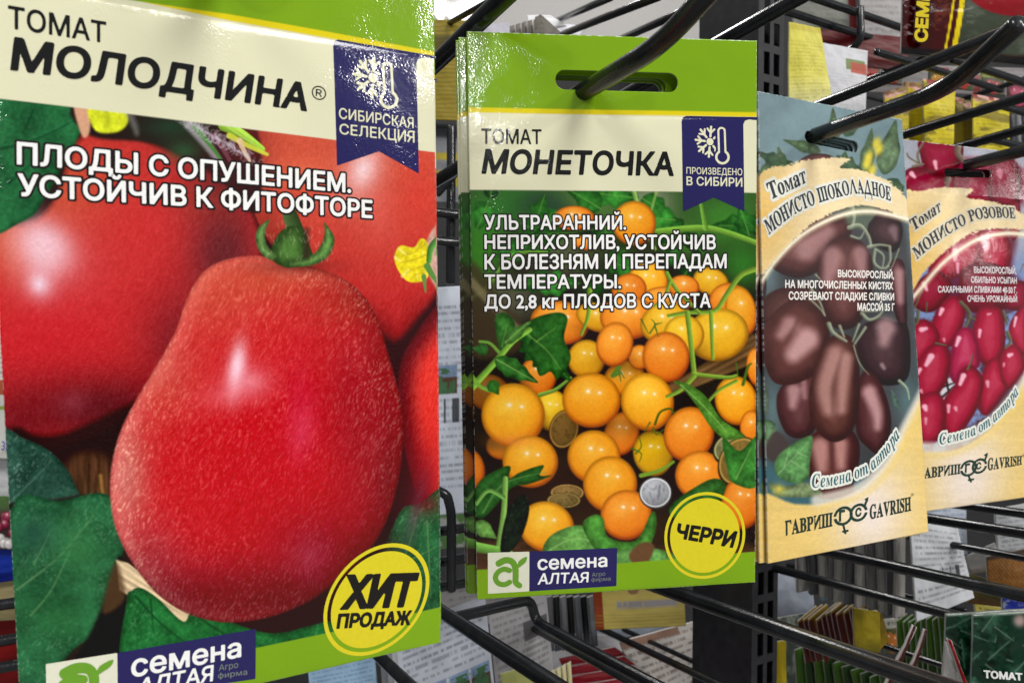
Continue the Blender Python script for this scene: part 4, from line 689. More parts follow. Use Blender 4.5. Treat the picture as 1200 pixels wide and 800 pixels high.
def maker_logo(p, white, navy, mark, lines, small, lift=L1):
    n = p.shape('maker_logo', f_poly(navy), BOX(navy), ink((36, 32, 88)), lift)
    wq = p.shape('logo_square', f_poly(white), BOX(white), ink((222, 222, 200)), lift, n)
    p.shape('logo_mark', f_or(*mark), BOX(white), ink((104, 156, 42)), lift + L1, n, .6)
    p.write('lettering', lines, ink(WHITE), lift + L1, n); p.write('small_lettering', small, ink((120, 130, 120)), lift + L1, n); return n
def quad_map(q0, q1):                                                   # homography between two traced quads
    A = []; 
    for (x, y), (u, v) in zip(q0, q1): A += [[x, y, 1, 0, 0, 0, -u * x, -u * y, -u], [0, 0, 0, x, y, 1, -v * x, -v * y, -v]]
    h = np.linalg.svd(np.array(A, float))[2][-1].reshape(3, 3)
    return lambda p: tuple((h @ [p[0], p[1], 1])[:2] / (h @ [p[0], p[1], 1])[2])
WB = [(571.5, 646.8), (620, 645.2), (620, 692), (571.7, 695)]
def leaf_mark(mp):
    z = lambda pts: [mp((300 + x * .275, 580 + y * .275)) for x, y in pts]; k = math.dist(mp((580, 670)), mp((581, 670)))
    return [f_line(smooth(z([(1034, 288), (1062, 274), (1090, 280), (1104, 306), (1106, 345), (1106, 368), (1122, 382)]), False, 4), 7.6 * k, 6.6 * k), f_line(smooth(z([(1080, 318), (1056, 312), (1030, 326), (1020, 350), (1032, 372), (1058, 378), (1080, 368)]), False, 4), 6 * k),
            f_poly(smooth(z([(1113, 308), (1118, 280), (1138, 264), (1154, 260), (1148, 282), (1130, 298)]), True, 4)), f_line(z([(1112, 330), (1114, 300)]), 2.5 * k)]
# ---------------------------------------------------------------- 1: the big red tomato packet
S = lambda p, c0, c1, r: (p.locs([c0])[0], p.locs([c1])[0], r)
P2 = Packet(*POSE[1], W12, H12, [(547, 37), (887, 48), (885, 682), (559, 702)], bulge=.0012)
s0, s1 = P2.locs([(662, 93.5), (784, 97)]); SLOT_R = abs(P2.locs([(662, 82)])[0][1] - P2.locs([(662, 105)])[0][1]) / 2
P2.slot = (s0, s1, SLOT_R)
P1 = Packet(*POSE[0], W12, H12, None, bulge=.0014); P1.slot = (s0 + [0, .002], s1 + [0, .002], SLOT_R)
q1 = P1.quad; br = P1.locs([(516.3, 752.5)])[0]; tr = P1.locs([(507.5, -12)])[0]; bl = P1.locs([(27, 806)])[0]; tl = P1.locs([(-6.5, 180)])[0]
dirl = (tl - bl) / np.linalg.norm(tl - bl); q1[2] = br; q1[1] = br + (tr - br) / np.linalg.norm(tr - br) * H12; q1[3] = br + (P1.locs([(302, 800.5)])[0] - br) / np.linalg.norm(P1.locs([(302, 800.5)])[0] - br) * W12; q1[0] = q1[3] + dirl * H12
g = 'front packets of the hanging seed rows'
P1.root('large glossy seed packet with one big pear-shaped red tomato and a yellow bestseller disc', 'seed packet', g)
P1.pouch(banded(art_pear, [(150, 0), (270, 17), (390, 38.5), (510, 61)], [(155, 0), (270, 24.5), (390, 46), (510, 66)], [(0, 116), (150, 134.5), (300, 153.5), (392, 165), (513, 179)], [(300, 757), (400, 736.5), (516, 711)]), .95, M_PRINT)
P1.write('title_lettering', [('ТОМАТ', [(9.5, 34), (124.5, 52)], (9.5, 8.5), (124.5, 28), dict(bold=.018)), ('МОЛОДЧИНА', [(12, 83), (359, 132)], (16.5, 46), (364, 101), dict(bold=.036))], ink(BLACK), L1)
P1.write('registered_mark', [('®', [(364, 117), (381, 119.5)], (364.5, 100.5), (381.5, 103), dict(bold=0, ref='®'))], ink(BLACK), L1)
D1 = [('ПЛОДЫ С ОПУШЕНИЕМ.', [(20, 193), (410, 227)], (20, 168), (410, 206)), ('УСТОЙЧИВ К ФИТОФТОРЕ', [(21, 230), (435, 256.5)], (20.5, 205), (435, 236.5))]
o = P1.write('description_lettering', [(*a, dict(bold=.026)) for a in D1], ink(WHITE), L2); P1.write('lettering_outline', [(*a, dict(bold=.026, grow=.075)) for a in D1], ink((28, 20, 20)), L1, o)
badge_parts(P1, outline([(390, 54), (391.5, 49), (396, 46.6), (449, 55.5), (511, 66.2), (510.5, 70), (503, 67.6), (495, 67.6), (490.5, 69), (487.8, 74), (490.2, 203.8), (443, 178), (393.6, 195)]), (436.5, 92), (23, 2.2), (.6, 23.5), (453.5, 79.5), (455, 117.5), 11,
            [('СИБИРСКАЯ', [(396, 140), (484, 151)], (396, 128), (484, 139), dict(bold=.012)), ('СЕЛЕКЦИЯ', [(396.5, 158), (485, 168)], (396.5, 146.5), (485, 154.8), dict(bold=.012))])
sticker(P1, (440.5, 701.5), (62, -12.5), (8, -65), [('ХИТ', [(396, 713), (481, 710.5)], (403, 673.5), (491, 672), dict(bold=.066)), ('ПРОДАЖ', [(393, 735), (480.5, 731.5)], (395.5, 718), (483.5, 715), dict(bold=.055))])
W1 = [(54, 776.5), (137.3, 763), (138, 817), (54.5, 832)]
maker_logo(P1, W1, [(137.3, 763), (299, 734.5), (299, 794), (138, 817)], leaf_mark(quad_map(WB, W1)),
           [('семена', [(153.5, 792), (282, 767.5)], (153.7, 771), (282, 749.5), dict(bold=.022, ref='н')), ('АЛТАЯ', [(159, 813), (249, 796)], (163, 794), (250, 777.5), dict(bold=.022))],
           [('Агро', [(256, 784), (278.5, 780)], (256, 777), (278.5, 773), dict(bold=0)), ('фирма', [(255, 793), (289, 788.5)], (255, 788), (289, 783.5), dict(bold=0, ref='н'))])
# ---------------------------------------------------------------- 2: orange cherry tomatoes
P2.root('front packet of orange cherry tomatoes and coins, right of the big red tomato', 'seed packet', g)
P2.pouch(banded(art_cherry, [(548, 126), (887, 131.8)], [(548, 132), (887, 137.3)], [(551, 222.5), (888, 226)], [(558, 667), (722, 659), (777, 655), (884, 646)]), .95, M_PRINT)
P2.write('title_lettering', [('ТОМАТ', [(564, 169), (634.5, 169.5)], (564, 152), (634.5, 153), dict(bold=.016)), ('МОНЕТОЧКА', [(564, 204), (789, 207)], (568.5, 176.5), (790.5, 180), dict(bold=.034))], ink(BLACK), L1)
D2 = [('УЛЬТРАРАННИЙ.', [(567.6, 269.5), (732.6, 269.5)], (567, 253), (732.6, 254)), ('НЕПРИХОТЛИВ, УСТОЙЧИВ', [(567.6, 292), (837.6, 292.6)], (567.4, 276.4), (837.6, 276.4)), ('К БОЛЕЗНЯМ И ПЕРЕПАДАМ', [(567.6, 316), (850.5, 314.5)], (567.4, 299), (850.5, 298.6)), ('ТЕМПЕРАТУРЫ.', [(567.6, 338.5), (726.6, 338)], (567.4, 322.6), (726.6, 322.6)), ('ДО 2,8 кг ПЛОДОВ С КУСТА', [(567.6, 361.6), (831.6, 360.4)], (567.6, 346), (831.6, 344.5))]
o = P2.write('description_lettering', [(*a, dict(bold=.022)) for a in D2], ink(WHITE), L2); P2.write('lettering_outline', [(*a, dict(bold=.022, grow=.075)) for a in D2], ink((28, 24, 20)), L1, o)
badge_parts(P2, outline([(798.5, 143), (800, 138), (804, 136), (887.5, 137.4), (887.5, 141), (878, 140), (873, 141.5), (871, 146), (871.8, 247.8), (835.5, 231.8), (799.2, 248.6)]), (831.5, 166.5), (17, .4), (.2, 18), (845.2, 154), (846, 184.5), 8.6,
            [('ПРОИЗВЕДЕНО', [(803.4, 204.2), (869.4, 206)], (803.4, 196.8), (869.4, 198.2), dict(bold=.01)), ('В СИБИРИ', [(803.4, 217.6), (869.4, 219.2)], (803.4, 207.8), (869.4, 209.2), dict(bold=.018))])
sticker(P2, (825.4, 626.6), (47.7, 0), (2, -51), [('ЧЕРРИ', [(790.5, 629), (858.5, 641.5)], (793.5, 612.5), (864, 623), dict(bold=.05))])
maker_logo(P2, WB, [(620, 645.2), (722.4, 640.5), (722, 685.7), (620, 692)], leaf_mark(lambda p: p),
           [('семена', [(629.5, 667), (711, 662.7)], (629.5, 654), (711, 651), dict(bold=.022, ref='н')), ('АЛТАЯ', [(629.5, 684), (689, 681)], (631, 671.3), (689.5, 669.5), dict(bold=.022))],
           [('Агро', [(693, 674.7), (708.7, 673.2)], (693, 670), (708.7, 668.6), dict(bold=0)), ('фирма', [(692.5, 680.3), (715, 679)], (692.5, 676.8), (715, 675.4), dict(bold=0, ref='н'))])
# ---------------------------------------------------------------- 3, 4: tall packets of plum tomatoes
def rings(p, c0, c1, r0, r1, arrow, cross, gl, gc):                     # two linked rings, arrow above, cross below
    w = r0 * .29; el = lambda c, r: f_ell(c, (r, -r * .18), (0, r)); gap = f_or(f_line([(c0[0] - 1.4 * r0, c0[1] + .3 * r0), (c0[0] - .6 * r0, c0[1] + .15 * r0)], r0 * .22), f_line([(c1[0] + .6 * r1, c1[1] - .1 * r1), (c1[0] + 1.4 * r1, c1[1] - .25 * r1)], r0 * .22))
    f = f_or(f_sub(f_or(f_sub(el(c0, r0), el(c0, r0 - w)), f_sub(el(c1, r1), el(c1, r1 - w))), gap), f_line([(c1[0] + r1 * .7, c1[1] - r1 * .8), arrow], w * .8), f_poly([(arrow[0] + 1.6, arrow[1] - 2), (arrow[0] - 3.6, arrow[1] + .8), (arrow[0] + .6, arrow[1] + 4)]),
             f_line([(c0[0], c0[1] + r0 - w / 2), cross], w * .8), f_line([(cross[0] - 2.6, cross[1] - 1.8), (cross[0] + 2.6, cross[1] - 2.8)], w * .8))
    b = p.shape('ring_emblem', f, (c0[0] - r0 - 3, arrow[1] - 5, c1[0] + r1 + 5, cross[1] + 4), ink((30, 58, 48), True), L1, None, .45); p.write('lettering', [gl, gc], ink((30, 58, 48), True), L1, b)
def haloed(p, name, lines, col, halo, kw, grow=.09):
    o = p.write(name, [(*a, dict(kw)) for a in lines], ink(col, True), L2); p.write('lettering_halo', [(*a, dict(kw, grow=grow)) for a in lines], ink(halo, True), L1, o); return o
SERIF = {'М': '𝐌', 'О': '𝐎', 'Н': '𝐇', 'С': '𝐂', 'Т': '𝐓', 'К': '𝐊', 'А': '𝐀', 'Е': '𝐄', 'Р': '𝐏', 'В': '𝐁', 'Г': '𝚪', 'З': '𝟑', 'A': '𝐀', 'G': '𝐆', 'V': '𝐕', 'R': '𝐑', 'I': '𝐈', 'S': '𝐒', 'H': '𝐇', 'о': '𝐨', 'а': '𝐚'}
def built(kind, table):                                                 # serif letters the font lacks, put together from the ones it has
    c = contours(table, True); a = [P.copy() for P in c]; x0 = min(P[:, 0].min() for P in a); x1 = max(P[:, 0].max() for P in a); y1 = max(P[:, 1].max() for P in a); W = x1 - x0
    box = lambda l, b, r, t: np.array([(l, b), (l, t), (r, t), (r, b)], float)
    if kind == 'И': out = [np.stack([x0 + x1 - P[:, 0], P[:, 1]], 1)[::-1] for P in a]
    elif kind == 'Ш': out = [P + [W * k * 1.02, 0] for k in range(3) for P in a] + [box(x0 + .02, 0, x1 + W * 2.04 - .02, .035)]
    elif kind == 'Д': out = [np.stack([P[:, 0], P[:, 1]], 1) for P in a] + [box(x0, 0, x1, .05), box(x0, -.16, x0 + .04, .05), box(x1 - .04, -.16, x1, .05)]
    else: out = a
    return out
_ct = contours
def serif_line(word):
    out, x = [], 0
    for ch in word:
        if ch == ' ': x += .24; continue
        if ch == 'И': cs = built('И', '𝐍')
        elif ch == 'Ш': cs = built('Ш', '𝐈')
        elif ch == 'Л': cs = built('Л', '𝚲')
        elif ch == 'Д': cs = built('Д', '𝚲')
        elif ch == 'м': cs = [P * .68 for P in _ct('𝐌', True)]
        elif ch == 'т': cs = [P * .68 for P in _ct('𝐓', True)]
        else: cs = _ct(SERIF[ch], True)
        l = min(P[:, 0].min() for P in cs); r = max(P[:, 0].max() for P in cs); out += [P - [l - x, 0] for P in cs]; x += r - l + .035
    return out
def script_line(word):                                                  # bold italic serif, small letters
    T_ = {'С': ('𝑪', 1), 'е': ('𝒆', 1), 'м': ('𝑴', .66), 'н': ('𝑯', .66), 'а': ('𝒂', 1), 'о': ('𝒐', 1), 'т': ('𝒎', 1), 'в': ('𝑩', .66), 'р': ('𝒑', 1)}; out, x = [], 0
    for ch in word:
        if ch == ' ': x += .2; continue
        k, s = T_[ch]; cs = [P * s for P in _ct(k, True)]; l = min(P[:, 0].min() for P in cs); r = max(P[:, 0].max() for P in cs); out += [P - [l - x, 0] for P in cs]; x += r - l + .005
    return out
def contours(body, serif=False):
    if serif == 'roman' and body != 'H': return serif_line(body)
    if serif == 'script' and body != 'H': return script_line(body)
    return _ct('𝐇' if serif and body == 'H' else body, bool(serif))
P3 = Packet(*POSE[2], W34, H34, [(888, 107), (1057, 140), (1088, 623), (900, 660)], bulge=.0010)
P4 = Packet(*POSE[3], W34, H34, None, bulge=.0026)
P4.quad[0] = P4.loc(1055, 163); P4.quad[3] = P4.loc(1076, 600)
P4.quad[1] = P4.quad[0] + (np.array(P4.loc(1195, 179)) - P4.quad[0]) / np.linalg.norm(np.array(P4.loc(1195, 179)) - P4.quad[0]) * W34
P4.quad[2] = P4.quad[3] + (np.array(P4.loc(1200, 583)) - P4.quad[3]) / np.linalg.norm(np.array(P4.loc(1200, 583)) - P4.quad[3]) * W34
P3.slot = (*P3.locs([(948.5, 160.5), (1001.5, 172)]), .0022); P4.slot = (*P4.locs([(1110.5, 202), (1158.5, 203.5)]), .0019)
DK, TEAL = (34, 42, 50), (38, 96, 104)
P3.root('front packet of brown plum tomatoes on teal with cream bands', 'seed packet', g); P3.pouch(art_choc, .95, M_PRINT2)
haloed(P3, 'title_lettering', [('Томат', [(902.5, 234.5), (944.5, 214)], (896.5, 215.5), (941, 194.5), dict()), ('МОНИСТО ШОКОЛАДНОЕ', [(900, 275.5), (927.5, 253), (955, 239.5), (985, 230.5), (1005, 227.5), (1025, 230), (1043.5, 236)], (894.5, 259), (1042.5, 219.5), dict())][:0] + [('Томат', [(902.5, 234.5), (944.5, 214)], (896.5, 215.5), (941, 194.5)), ('МОНИСТО ШОКОЛАДНОЕ', [(900, 275.5), (927.5, 253), (955, 239.5), (985, 230.5), (1005, 227.5), (1025, 230), (1043.5, 236)], (894.5, 259), (1042.5, 219.5))], DK, (226, 226, 214), dict(serif='roman', bold=.008, cells=24))
P3.write('description_lettering', [('ВЫСОКОРОСЛЫЙ,', [(979.4, 325), (1046, 327)], (979.4, 316.8), (1046, 318.8), dict(bold=.03)), ('НА МНОГОЧИСЛЕННЫХ КИСТЯХ', [(918.5, 337.6), (1045, 339.6)], (918.5, 328.6), (1045, 331.4), dict(bold=.03)), ('СОЗРЕВАЮТ СЛАДКИЕ СЛИВКИ', [(922.4, 351.4), (1046, 352.2)], (922.4, 342.2), (1046, 344), dict(bold=.03)), ('МАССОЙ 35 Г', [(1002, 364.2), (1046.6, 364.4)], (1002, 355.6), (1046.6, 356), dict(bold=.03))], ink((232, 228, 222), True), L1)
haloed(P3, 'slogan_lettering', [('Семена от автора', [(950, 571), (975, 568), (998, 561.5), (1021, 550), (1038, 532.5), (1053, 511)], (949, 555.5), (1046, 499))], TEAL, (224, 226, 216), dict(serif='script', bold=.0, cells=26), .09)
P3.write('maker_lettering', [('ГАВРИШ', [(919.5, 627.4), (974.4, 616)], (919, 610), (974.4, 599.5), dict(serif='roman', bold=.016, cells=24)), ('GAVRISH', [(1017.5, 608), (1067.5, 598)], (1017.5, 591), (1067, 581.4), dict(serif='roman', bold=.016, cells=24)), ('®', [(1066.8, 581.5), (1070.4, 580.6)], (1066.8, 577.6), (1070.4, 576.8), dict(bold=0, ref='®'))], ink((34, 52, 44), True), L1)
rings(P3, (986.5, 603.8), (1004.5, 599.8), 11.2, 10.6, (1014.5, 583.5), (989.4, 624), ('Г', [(981.5, 611), (988.5, 609.8)], (981.5, 598), (988.5, 596.8), dict(bold=.06)), ('С', [(1000.5, 605.6), (1008, 604)], (1000.5, 595.4), (1008, 593.8), dict(bold=.06)))
P4.root('front packet of pink plum tomatoes with cream bands, hanging beside the brown plum tomato packet', 'seed packet', g); P4.pouch(art_rose, .95, M_PRINT)
haloed(P4, 'title_lettering', [('Томат', [(1069, 271), (1101, 247.7)], (1063.5, 258.5), (1099, 233.5)), ('МОНИСТО РОЗОВОЕ', [(1072.3, 304.5), (1092.5, 286), (1111.6, 273), (1128.6, 263.7), (1141.4, 258.2), (1160.5, 256), (1177.5, 255.8), (1189, 256.4)], (1066.8, 292), (1188.5, 243.6))], DK, (216, 206, 180), dict(serif='roman', bold=.008, cells=24))
P4.write('description_lettering', [('ВЫСОКОРОСЛЫЙ,', [(1136, 320.5), (1187.6, 321.6)], (1136, 313.4), (1187.6, 314.2), dict(bold=.02)), ('ОБИЛЬНО УСЫПАН', [(1132.4, 332), (1188, 333)], (1132.4, 325), (1188, 325.8), dict(bold=.02)), ('САХАРНЫМИ СЛИВКАМИ 40-50 Г.', [(1094.6, 343.2), (1188, 344)], (1094.6, 336), (1188, 337), dict(bold=.02)), ('ОЧЕНЬ УРОЖАЙНЫЙ', [(1127.6, 354), (1188, 354.4)], (1127.6, 347), (1188, 347.6), dict(bold=.02))], ink((226, 220, 222), True), L1)
haloed(P4, 'slogan_lettering', [('Семена от автора', [(1098, 520.5), (1118.7, 515.5), (1140, 507.5), (1159, 494.6), (1176, 478), (1189, 460.5)], (1097, 507.5), (1183, 450))], TEAL, (224, 226, 216), dict(serif='script', bold=.0, cells=26), .09)
P4.write('maker_lettering', [('ГАВРИШ', [(1075, 561.5), (1122, 554.4)], (1075, 548.5), (1122, 542.6), dict(serif='roman', bold=.016, cells=24)), ('GAVRISH', [(1153, 550.6), (1195.4, 544)], (1153, 536), (1195.4, 533.4), dict(serif='roman', bold=.016, cells=24)), ('®', [(1195.5, 535), (1198.5, 534.6)], (1195.5, 531.6), (1198.5, 531.2), dict(bold=0, ref='®'))], ink((34, 52, 44), True), L1)
rings(P4, (1131, 547.8), (1143.4, 545.2), 9.6, 9, (1151.4, 531.4), (1134.4, 563.5), ('Г', [(1126.8, 553.5), (1132.4, 552.7)], (1126.8, 543.2), (1132.4, 542.4), dict(bold=.06)), ('С', [(1139.6, 549.8), (1145.6, 548.8)], (1139.6, 541.6), (1145.6, 540.8), dict(bold=.06)))
# the packets queuing behind each front one on the same hook
def queue(p, offs, labels, group):
    for (back, dx, dz, tilt), lab in zip(offs, labels):
        c = copy_tree(p.o); c['label'] = lab; c['group'] = group
        c.matrix_world = Matrix.Translation(HD * back + HH * dx + UP * dz) @ p.o.matrix_world @ Matrix.Rotation(tilt, 4, 'Y')
queue(P2, [(.0050, -.0002, .0004, .002), (.0066, -.0003, .0002, -.002), (.0082, .0004, .0002, .001)], ['second packet in the orange cherry tomato row, a wide strip of its left edge showing', 'third packet in the orange cherry tomato row, only a thin left sliver showing', 'last packet in the orange cherry tomato row, hidden behind two slivers of green edge'], 'packets on the orange cherry tomato hook')
queue(P1, [(.012, .0055, 0, 0)], ['packet behind the big red tomato packet, green corner peeking out at lower right'], 'packets on the red tomato hook')
queue(P3, [(.0016, -.0006, 0, .010), (.0032, -.0008, .0002, .018), (.0048, -.0012, 0, .026), (.0066, -.0010, 0, .03)], ['second packet in the brown plum tomato row, next to the front one', 'third packet in the brown plum tomato row, yellow lower edge fanned out left', 'fourth packet in the brown plum tomato row, lower edge fanned further left', 'rearmost packet in the brown plum tomato row, leaning furthest left'], 'packets on the brown plum tomato hook')
queue(P4, [(.003, .0004, 0, 0)], ['packet directly behind the front pink plum tomato packet'], 'packets on the pink plum tomato hook')
# ---------------------------------------------------------------- hooks and wires of the display
gh = 'black wire hooks of the display'
def hook(x, y, z, front, back, label, tips=(), r=.0027, name='peg_hook', mark=True):
    p = at(x, y, z); P = [p + HD * back, p - HD * front] + [at(*t) for t in tips]
    o = tube(name, P, r, M_WIRE); return tag(o, label, 'hook', gh)
s1w = P1.M @ Vector((float(s0[0] + s1[0]) / 2 - .006, 0, float(s0[1]) + .0005))
tag(tube('peg_hook', [s1w + HD * .26, s1w - HD * .03, s1w - HD * .055 + UP * .022], .0027, M_WIRE), 'hook through the slot of the big red tomato packet, leaving the top', 'hook', gh)
hook(713, 90, .200, .022, .22, 'thick hook through the slot of the front orange cherry tomato packet', [(842, -22, .165)])
hook(966, 155, .262, .044, .2, 'long hook with upturned tip through the slot of the brown plum tomato packet', [(1192, 30, .196)])
hook(1128, 195, .335, .12, .2, 'hook through the slot of the pink plum tomato packet', ())
hook(512, 73, .235, .10, .15, 'thick bare hook climbing steeply between the red and cherry tomato packets')
hook(800, 697, .27, .14, .04, 'thick shiny hook below the cherry tomato packet, running to the lower right corner')
hook(965, 645, .37, .24, .06, 'hook below the brown plum tomato packet with bright shine along its top')
hook(907, 665, .45, .22, .03, 'thin hook in front of the yellow and red packet rows', r=.0025)
hook(1087, 607, .43, .26, .02, 'hook just under the bottom edge of the pink plum tomato packet', r=.003)
hook(1056, 627, .50, .26, .02, 'thinner hook in front of the white text packet, below the pink packet', r=.0023)
hook(1129, 592, .50, .2, .02, 'topmost hook at right under the pink plum tomato packet', r=.003)
hook(517, 716, .31, .16, .06, 'grey shining hook sloping below the bestseller disc to the bottom edge', r=.0029)
hook(444, 768, .33, .1, .05, 'short hook end under the green bottom of the big red tomato packet', r=.0026)
hook(706, 737, .52, .3, .01, 'thin hook crossing the slanted white text packet at bottom centre', r=.0022)
hook(636, 742, .46, .3, .01, 'thin hook in front of the red striped packets at bottom centre', r=.0022)
hook(849, 46, .29, .12, .1, 'dark hook above the cherry tomato packet in front of the upright post')
hook(958, 124, .37, .2, .06, 'long dark hook passing above the brown plum tomato packet', r=.0026)
hook(1056, 159, .40, .2, .04, 'dark hook in front of the yellow packet row', r=.0025)
hook(1140, 168, .40, .2, .04, 'dark hook just above the pink plum tomato packet', r=.0025)
def bar(x, y, z, l0, l1, label, r=.0025, d=HH, name='cross_wire'):
    p = at(x, y, z); return tag(tube(name, [p - d * l0, p + d * l1], r, M_WIRE), label, 'wire', 'black cross wires of the display')
bar(960, 0, .56, .05, .16, 'upper cross wire behind the maroon packet', .003)
bar(936, 18, .56, .02, .16, 'lower cross wire above the pale yellow packet back', .003)
tag(tube('cross_wire', [at(1008, 10, .57), at(1009, 52, .57), at(980, 66, .59), at(960, 72, .6)], .0028, M_WIRE), 'short bent wire joining the two cross wires at upper right', 'wire', 'black cross wires of the display')
bar(1060, 71, .50, .03, .12, 'cross wire under the maroon packet', .0024); bar(1148, 80, .48, .03, .1, 'cross wire behind the upturned hook tip', .0026); bar(1183, 168, .5, .02, .1, 'cross wire at the right edge above the pink packet', .0024); bar(1185,128,.5,.02,.1,'cross wire beside the yellow packet row at right',.0022)
for y, k in ((707, 'topmost'), (749, 'middle'), (780, 'lowest')): bar(10, y, .40, .06, .05, k + ' of the three wires left of the big red tomato packet', .0030)
for y, k in ((250, 'upper short wire'), (283, 'second short wire'), (621, 'third short wire'), (657, 'fourth short wire'), (686, 'fifth short wire')): bar(524, y, .41, .03, .035, k + ' in the gap between the red and cherry tomato packets', .0028)
tag(tube('cross_wire', [at(512, 225, .41), at(545, 188, .41)], .003, M_WIRE), 'slanting wire in the gap beside the cherry tomato stack', 'wire', 'black cross wires of the display')
tag(tube('cross_wire', [at(514, 575, .4), at(524, 580, .4), at(529, 600, .4), at(529, 690, .4)], .0026, M_WIRE), 'bent upright wire low in the gap beside the cherry tomato stack', 'wire', 'black cross wires of the display'); tag(tube('cross_wire', [at(529, 150, .42), at(528, 330, .42)], .0026, M_WIRE), 'straight upright wire high in the gap beside the cherry tomato stack', 'wire', 'black cross wires of the display')
for x, y, z, l0, l1, r, lab in ((1000, 30, .66, .02, .2, .002, 'far thin cross wire above the dark red packet'), (1012, 112, .62, .02, .16, .002, 'far thin cross wire over the grey packet behind the yellow row'), (1090, 660, .55, .0, .12, .0022, 'thin cross wire in front of the brown honeycomb packet'), (930, 742, .56, .02, .16, .002, 'thin cross wire over the red and yellow fanned row'), (650, 770, .56, .02, .1, .0018, 'thin cross wire over the red striped stack')): bar(x, y, z, l0, l1, lab, r)
for x, y, z, f_, bk, r, lab in ((1010, 96, .62, .12, .02, .002, 'far hook under the dark red packet at upper right'), (1094, 128, .6, .1, .02, .002, 'far hook over the middle of the yellow row'), (948, 668, .58, .12, .02, .002, 'far thin hook below the brown plum tomato packet'), (1120, 676, .56, .14, .02, .002, 'far hook over the white text packet below the pink one'), (1010, 748, .52, .14, .02, .002, 'far hook over the green packets at lower right'), (560, 742, .5, .12, .02, .002, 'far hook over the packet with planting pictures'), (750, 746, .56, .1, .02, .0018, 'far hook over the slanted white text packet')): hook(x, y, z, f_, bk, lab, (), r)
p0 = at(534, 723, .33); p1 = at(622, 702, .36)
tag(tube('cross_wire', [p0, p1, at(628, 728, .36), at(628, 728, .36) - HD * .18], .0025, M_WIRE), 'bent wire with rounded corner below the cherry tomato packet logo', 'wire', 'black cross wires of the display')
# far hooks at the top, catching the light
for (a, b, r, k) in (((648, 27, .62), (716, -3, .45), .0024, 'left one of three far hooks above the cherry tomato packet'), ((660, 40, .5), (772, -4, .36), .0022, 'middle one of three far hooks above the cherry tomato packet'), ((728, 46, .5), (800, 14, .40), .0024, 'right one of three far hooks above the cherry tomato packet'), ((500, 42, .5), (580, -2, .4), .0018, 'thin far hook above the yellow packet backs')):
    tag(tube('peg_hook', [at(*a), at(*b)], r, M_WIRE), k, 'hook', gh)
# ---------------------------------------------------------------- the slotted upright
def post():
    p = empty('slotted_upright', at(886, 790, .44)); tag(p, 'black slotted steel upright behind the hanging packets', 'upright post')
    T_, B_ = at(890, -60, .44), at(879.5, 880, .44); inv = Matrix.Translation(-p.location); wd, dp = HH * .022, Vector((HD.x, HD.y, 0)).normalized() * .05; ax = B_ - T_; n = 26
    V, F = [], []
    def quadv(a, b, c, d): i = len(V); V.extend([inv @ a, inv @ b, inv @ c, inv @ d]); F.append((i, i + 1, i + 2, i + 3))
    quadv(T_, T_ + dp, B_ + dp, B_); quadv(T_ + dp, T_ + dp + wd, B_ + dp + wd, B_ + dp); quadv(T_ + wd + dp, T_ + wd, B_ + wd, B_ + dp + wd)
    link('channel', pymesh('channel', V, F), M_POST, p, False)
    V, F = [], []; us = [0, .22, .45, .6, .83, 1]; ph = .36
    for k in range(n):
        v0, v1, v2 = k / n, (k + .26) / n, (k + 1) / n
        for i in range(5):
            P = lambda u, v, e=0: T_ + wd * u + ax * v + dp.normalized() * e
            for (a, b, solid) in ((v0, v1, True), (v1, v2, i not in (1, 3))):
                if solid: quadv(P(us[i], a), P(us[i], b), P(us[i + 1], b), P(us[i + 1], a))
                else:
                    t = .0012; u0, u1 = us[i], us[i + 1]
                    for (c, d) in (((u0, a), (u0, b)), ((u0, b), (u1, b)), ((u1, b), (u1, a)), ((u1, a), (u0, a))): quadv(P(*c), P(*c, t), P(*d, t), P(*d))
    link('slotted_plate', pymesh('slotted_plate', V, F), M_POST, p, False)
post()
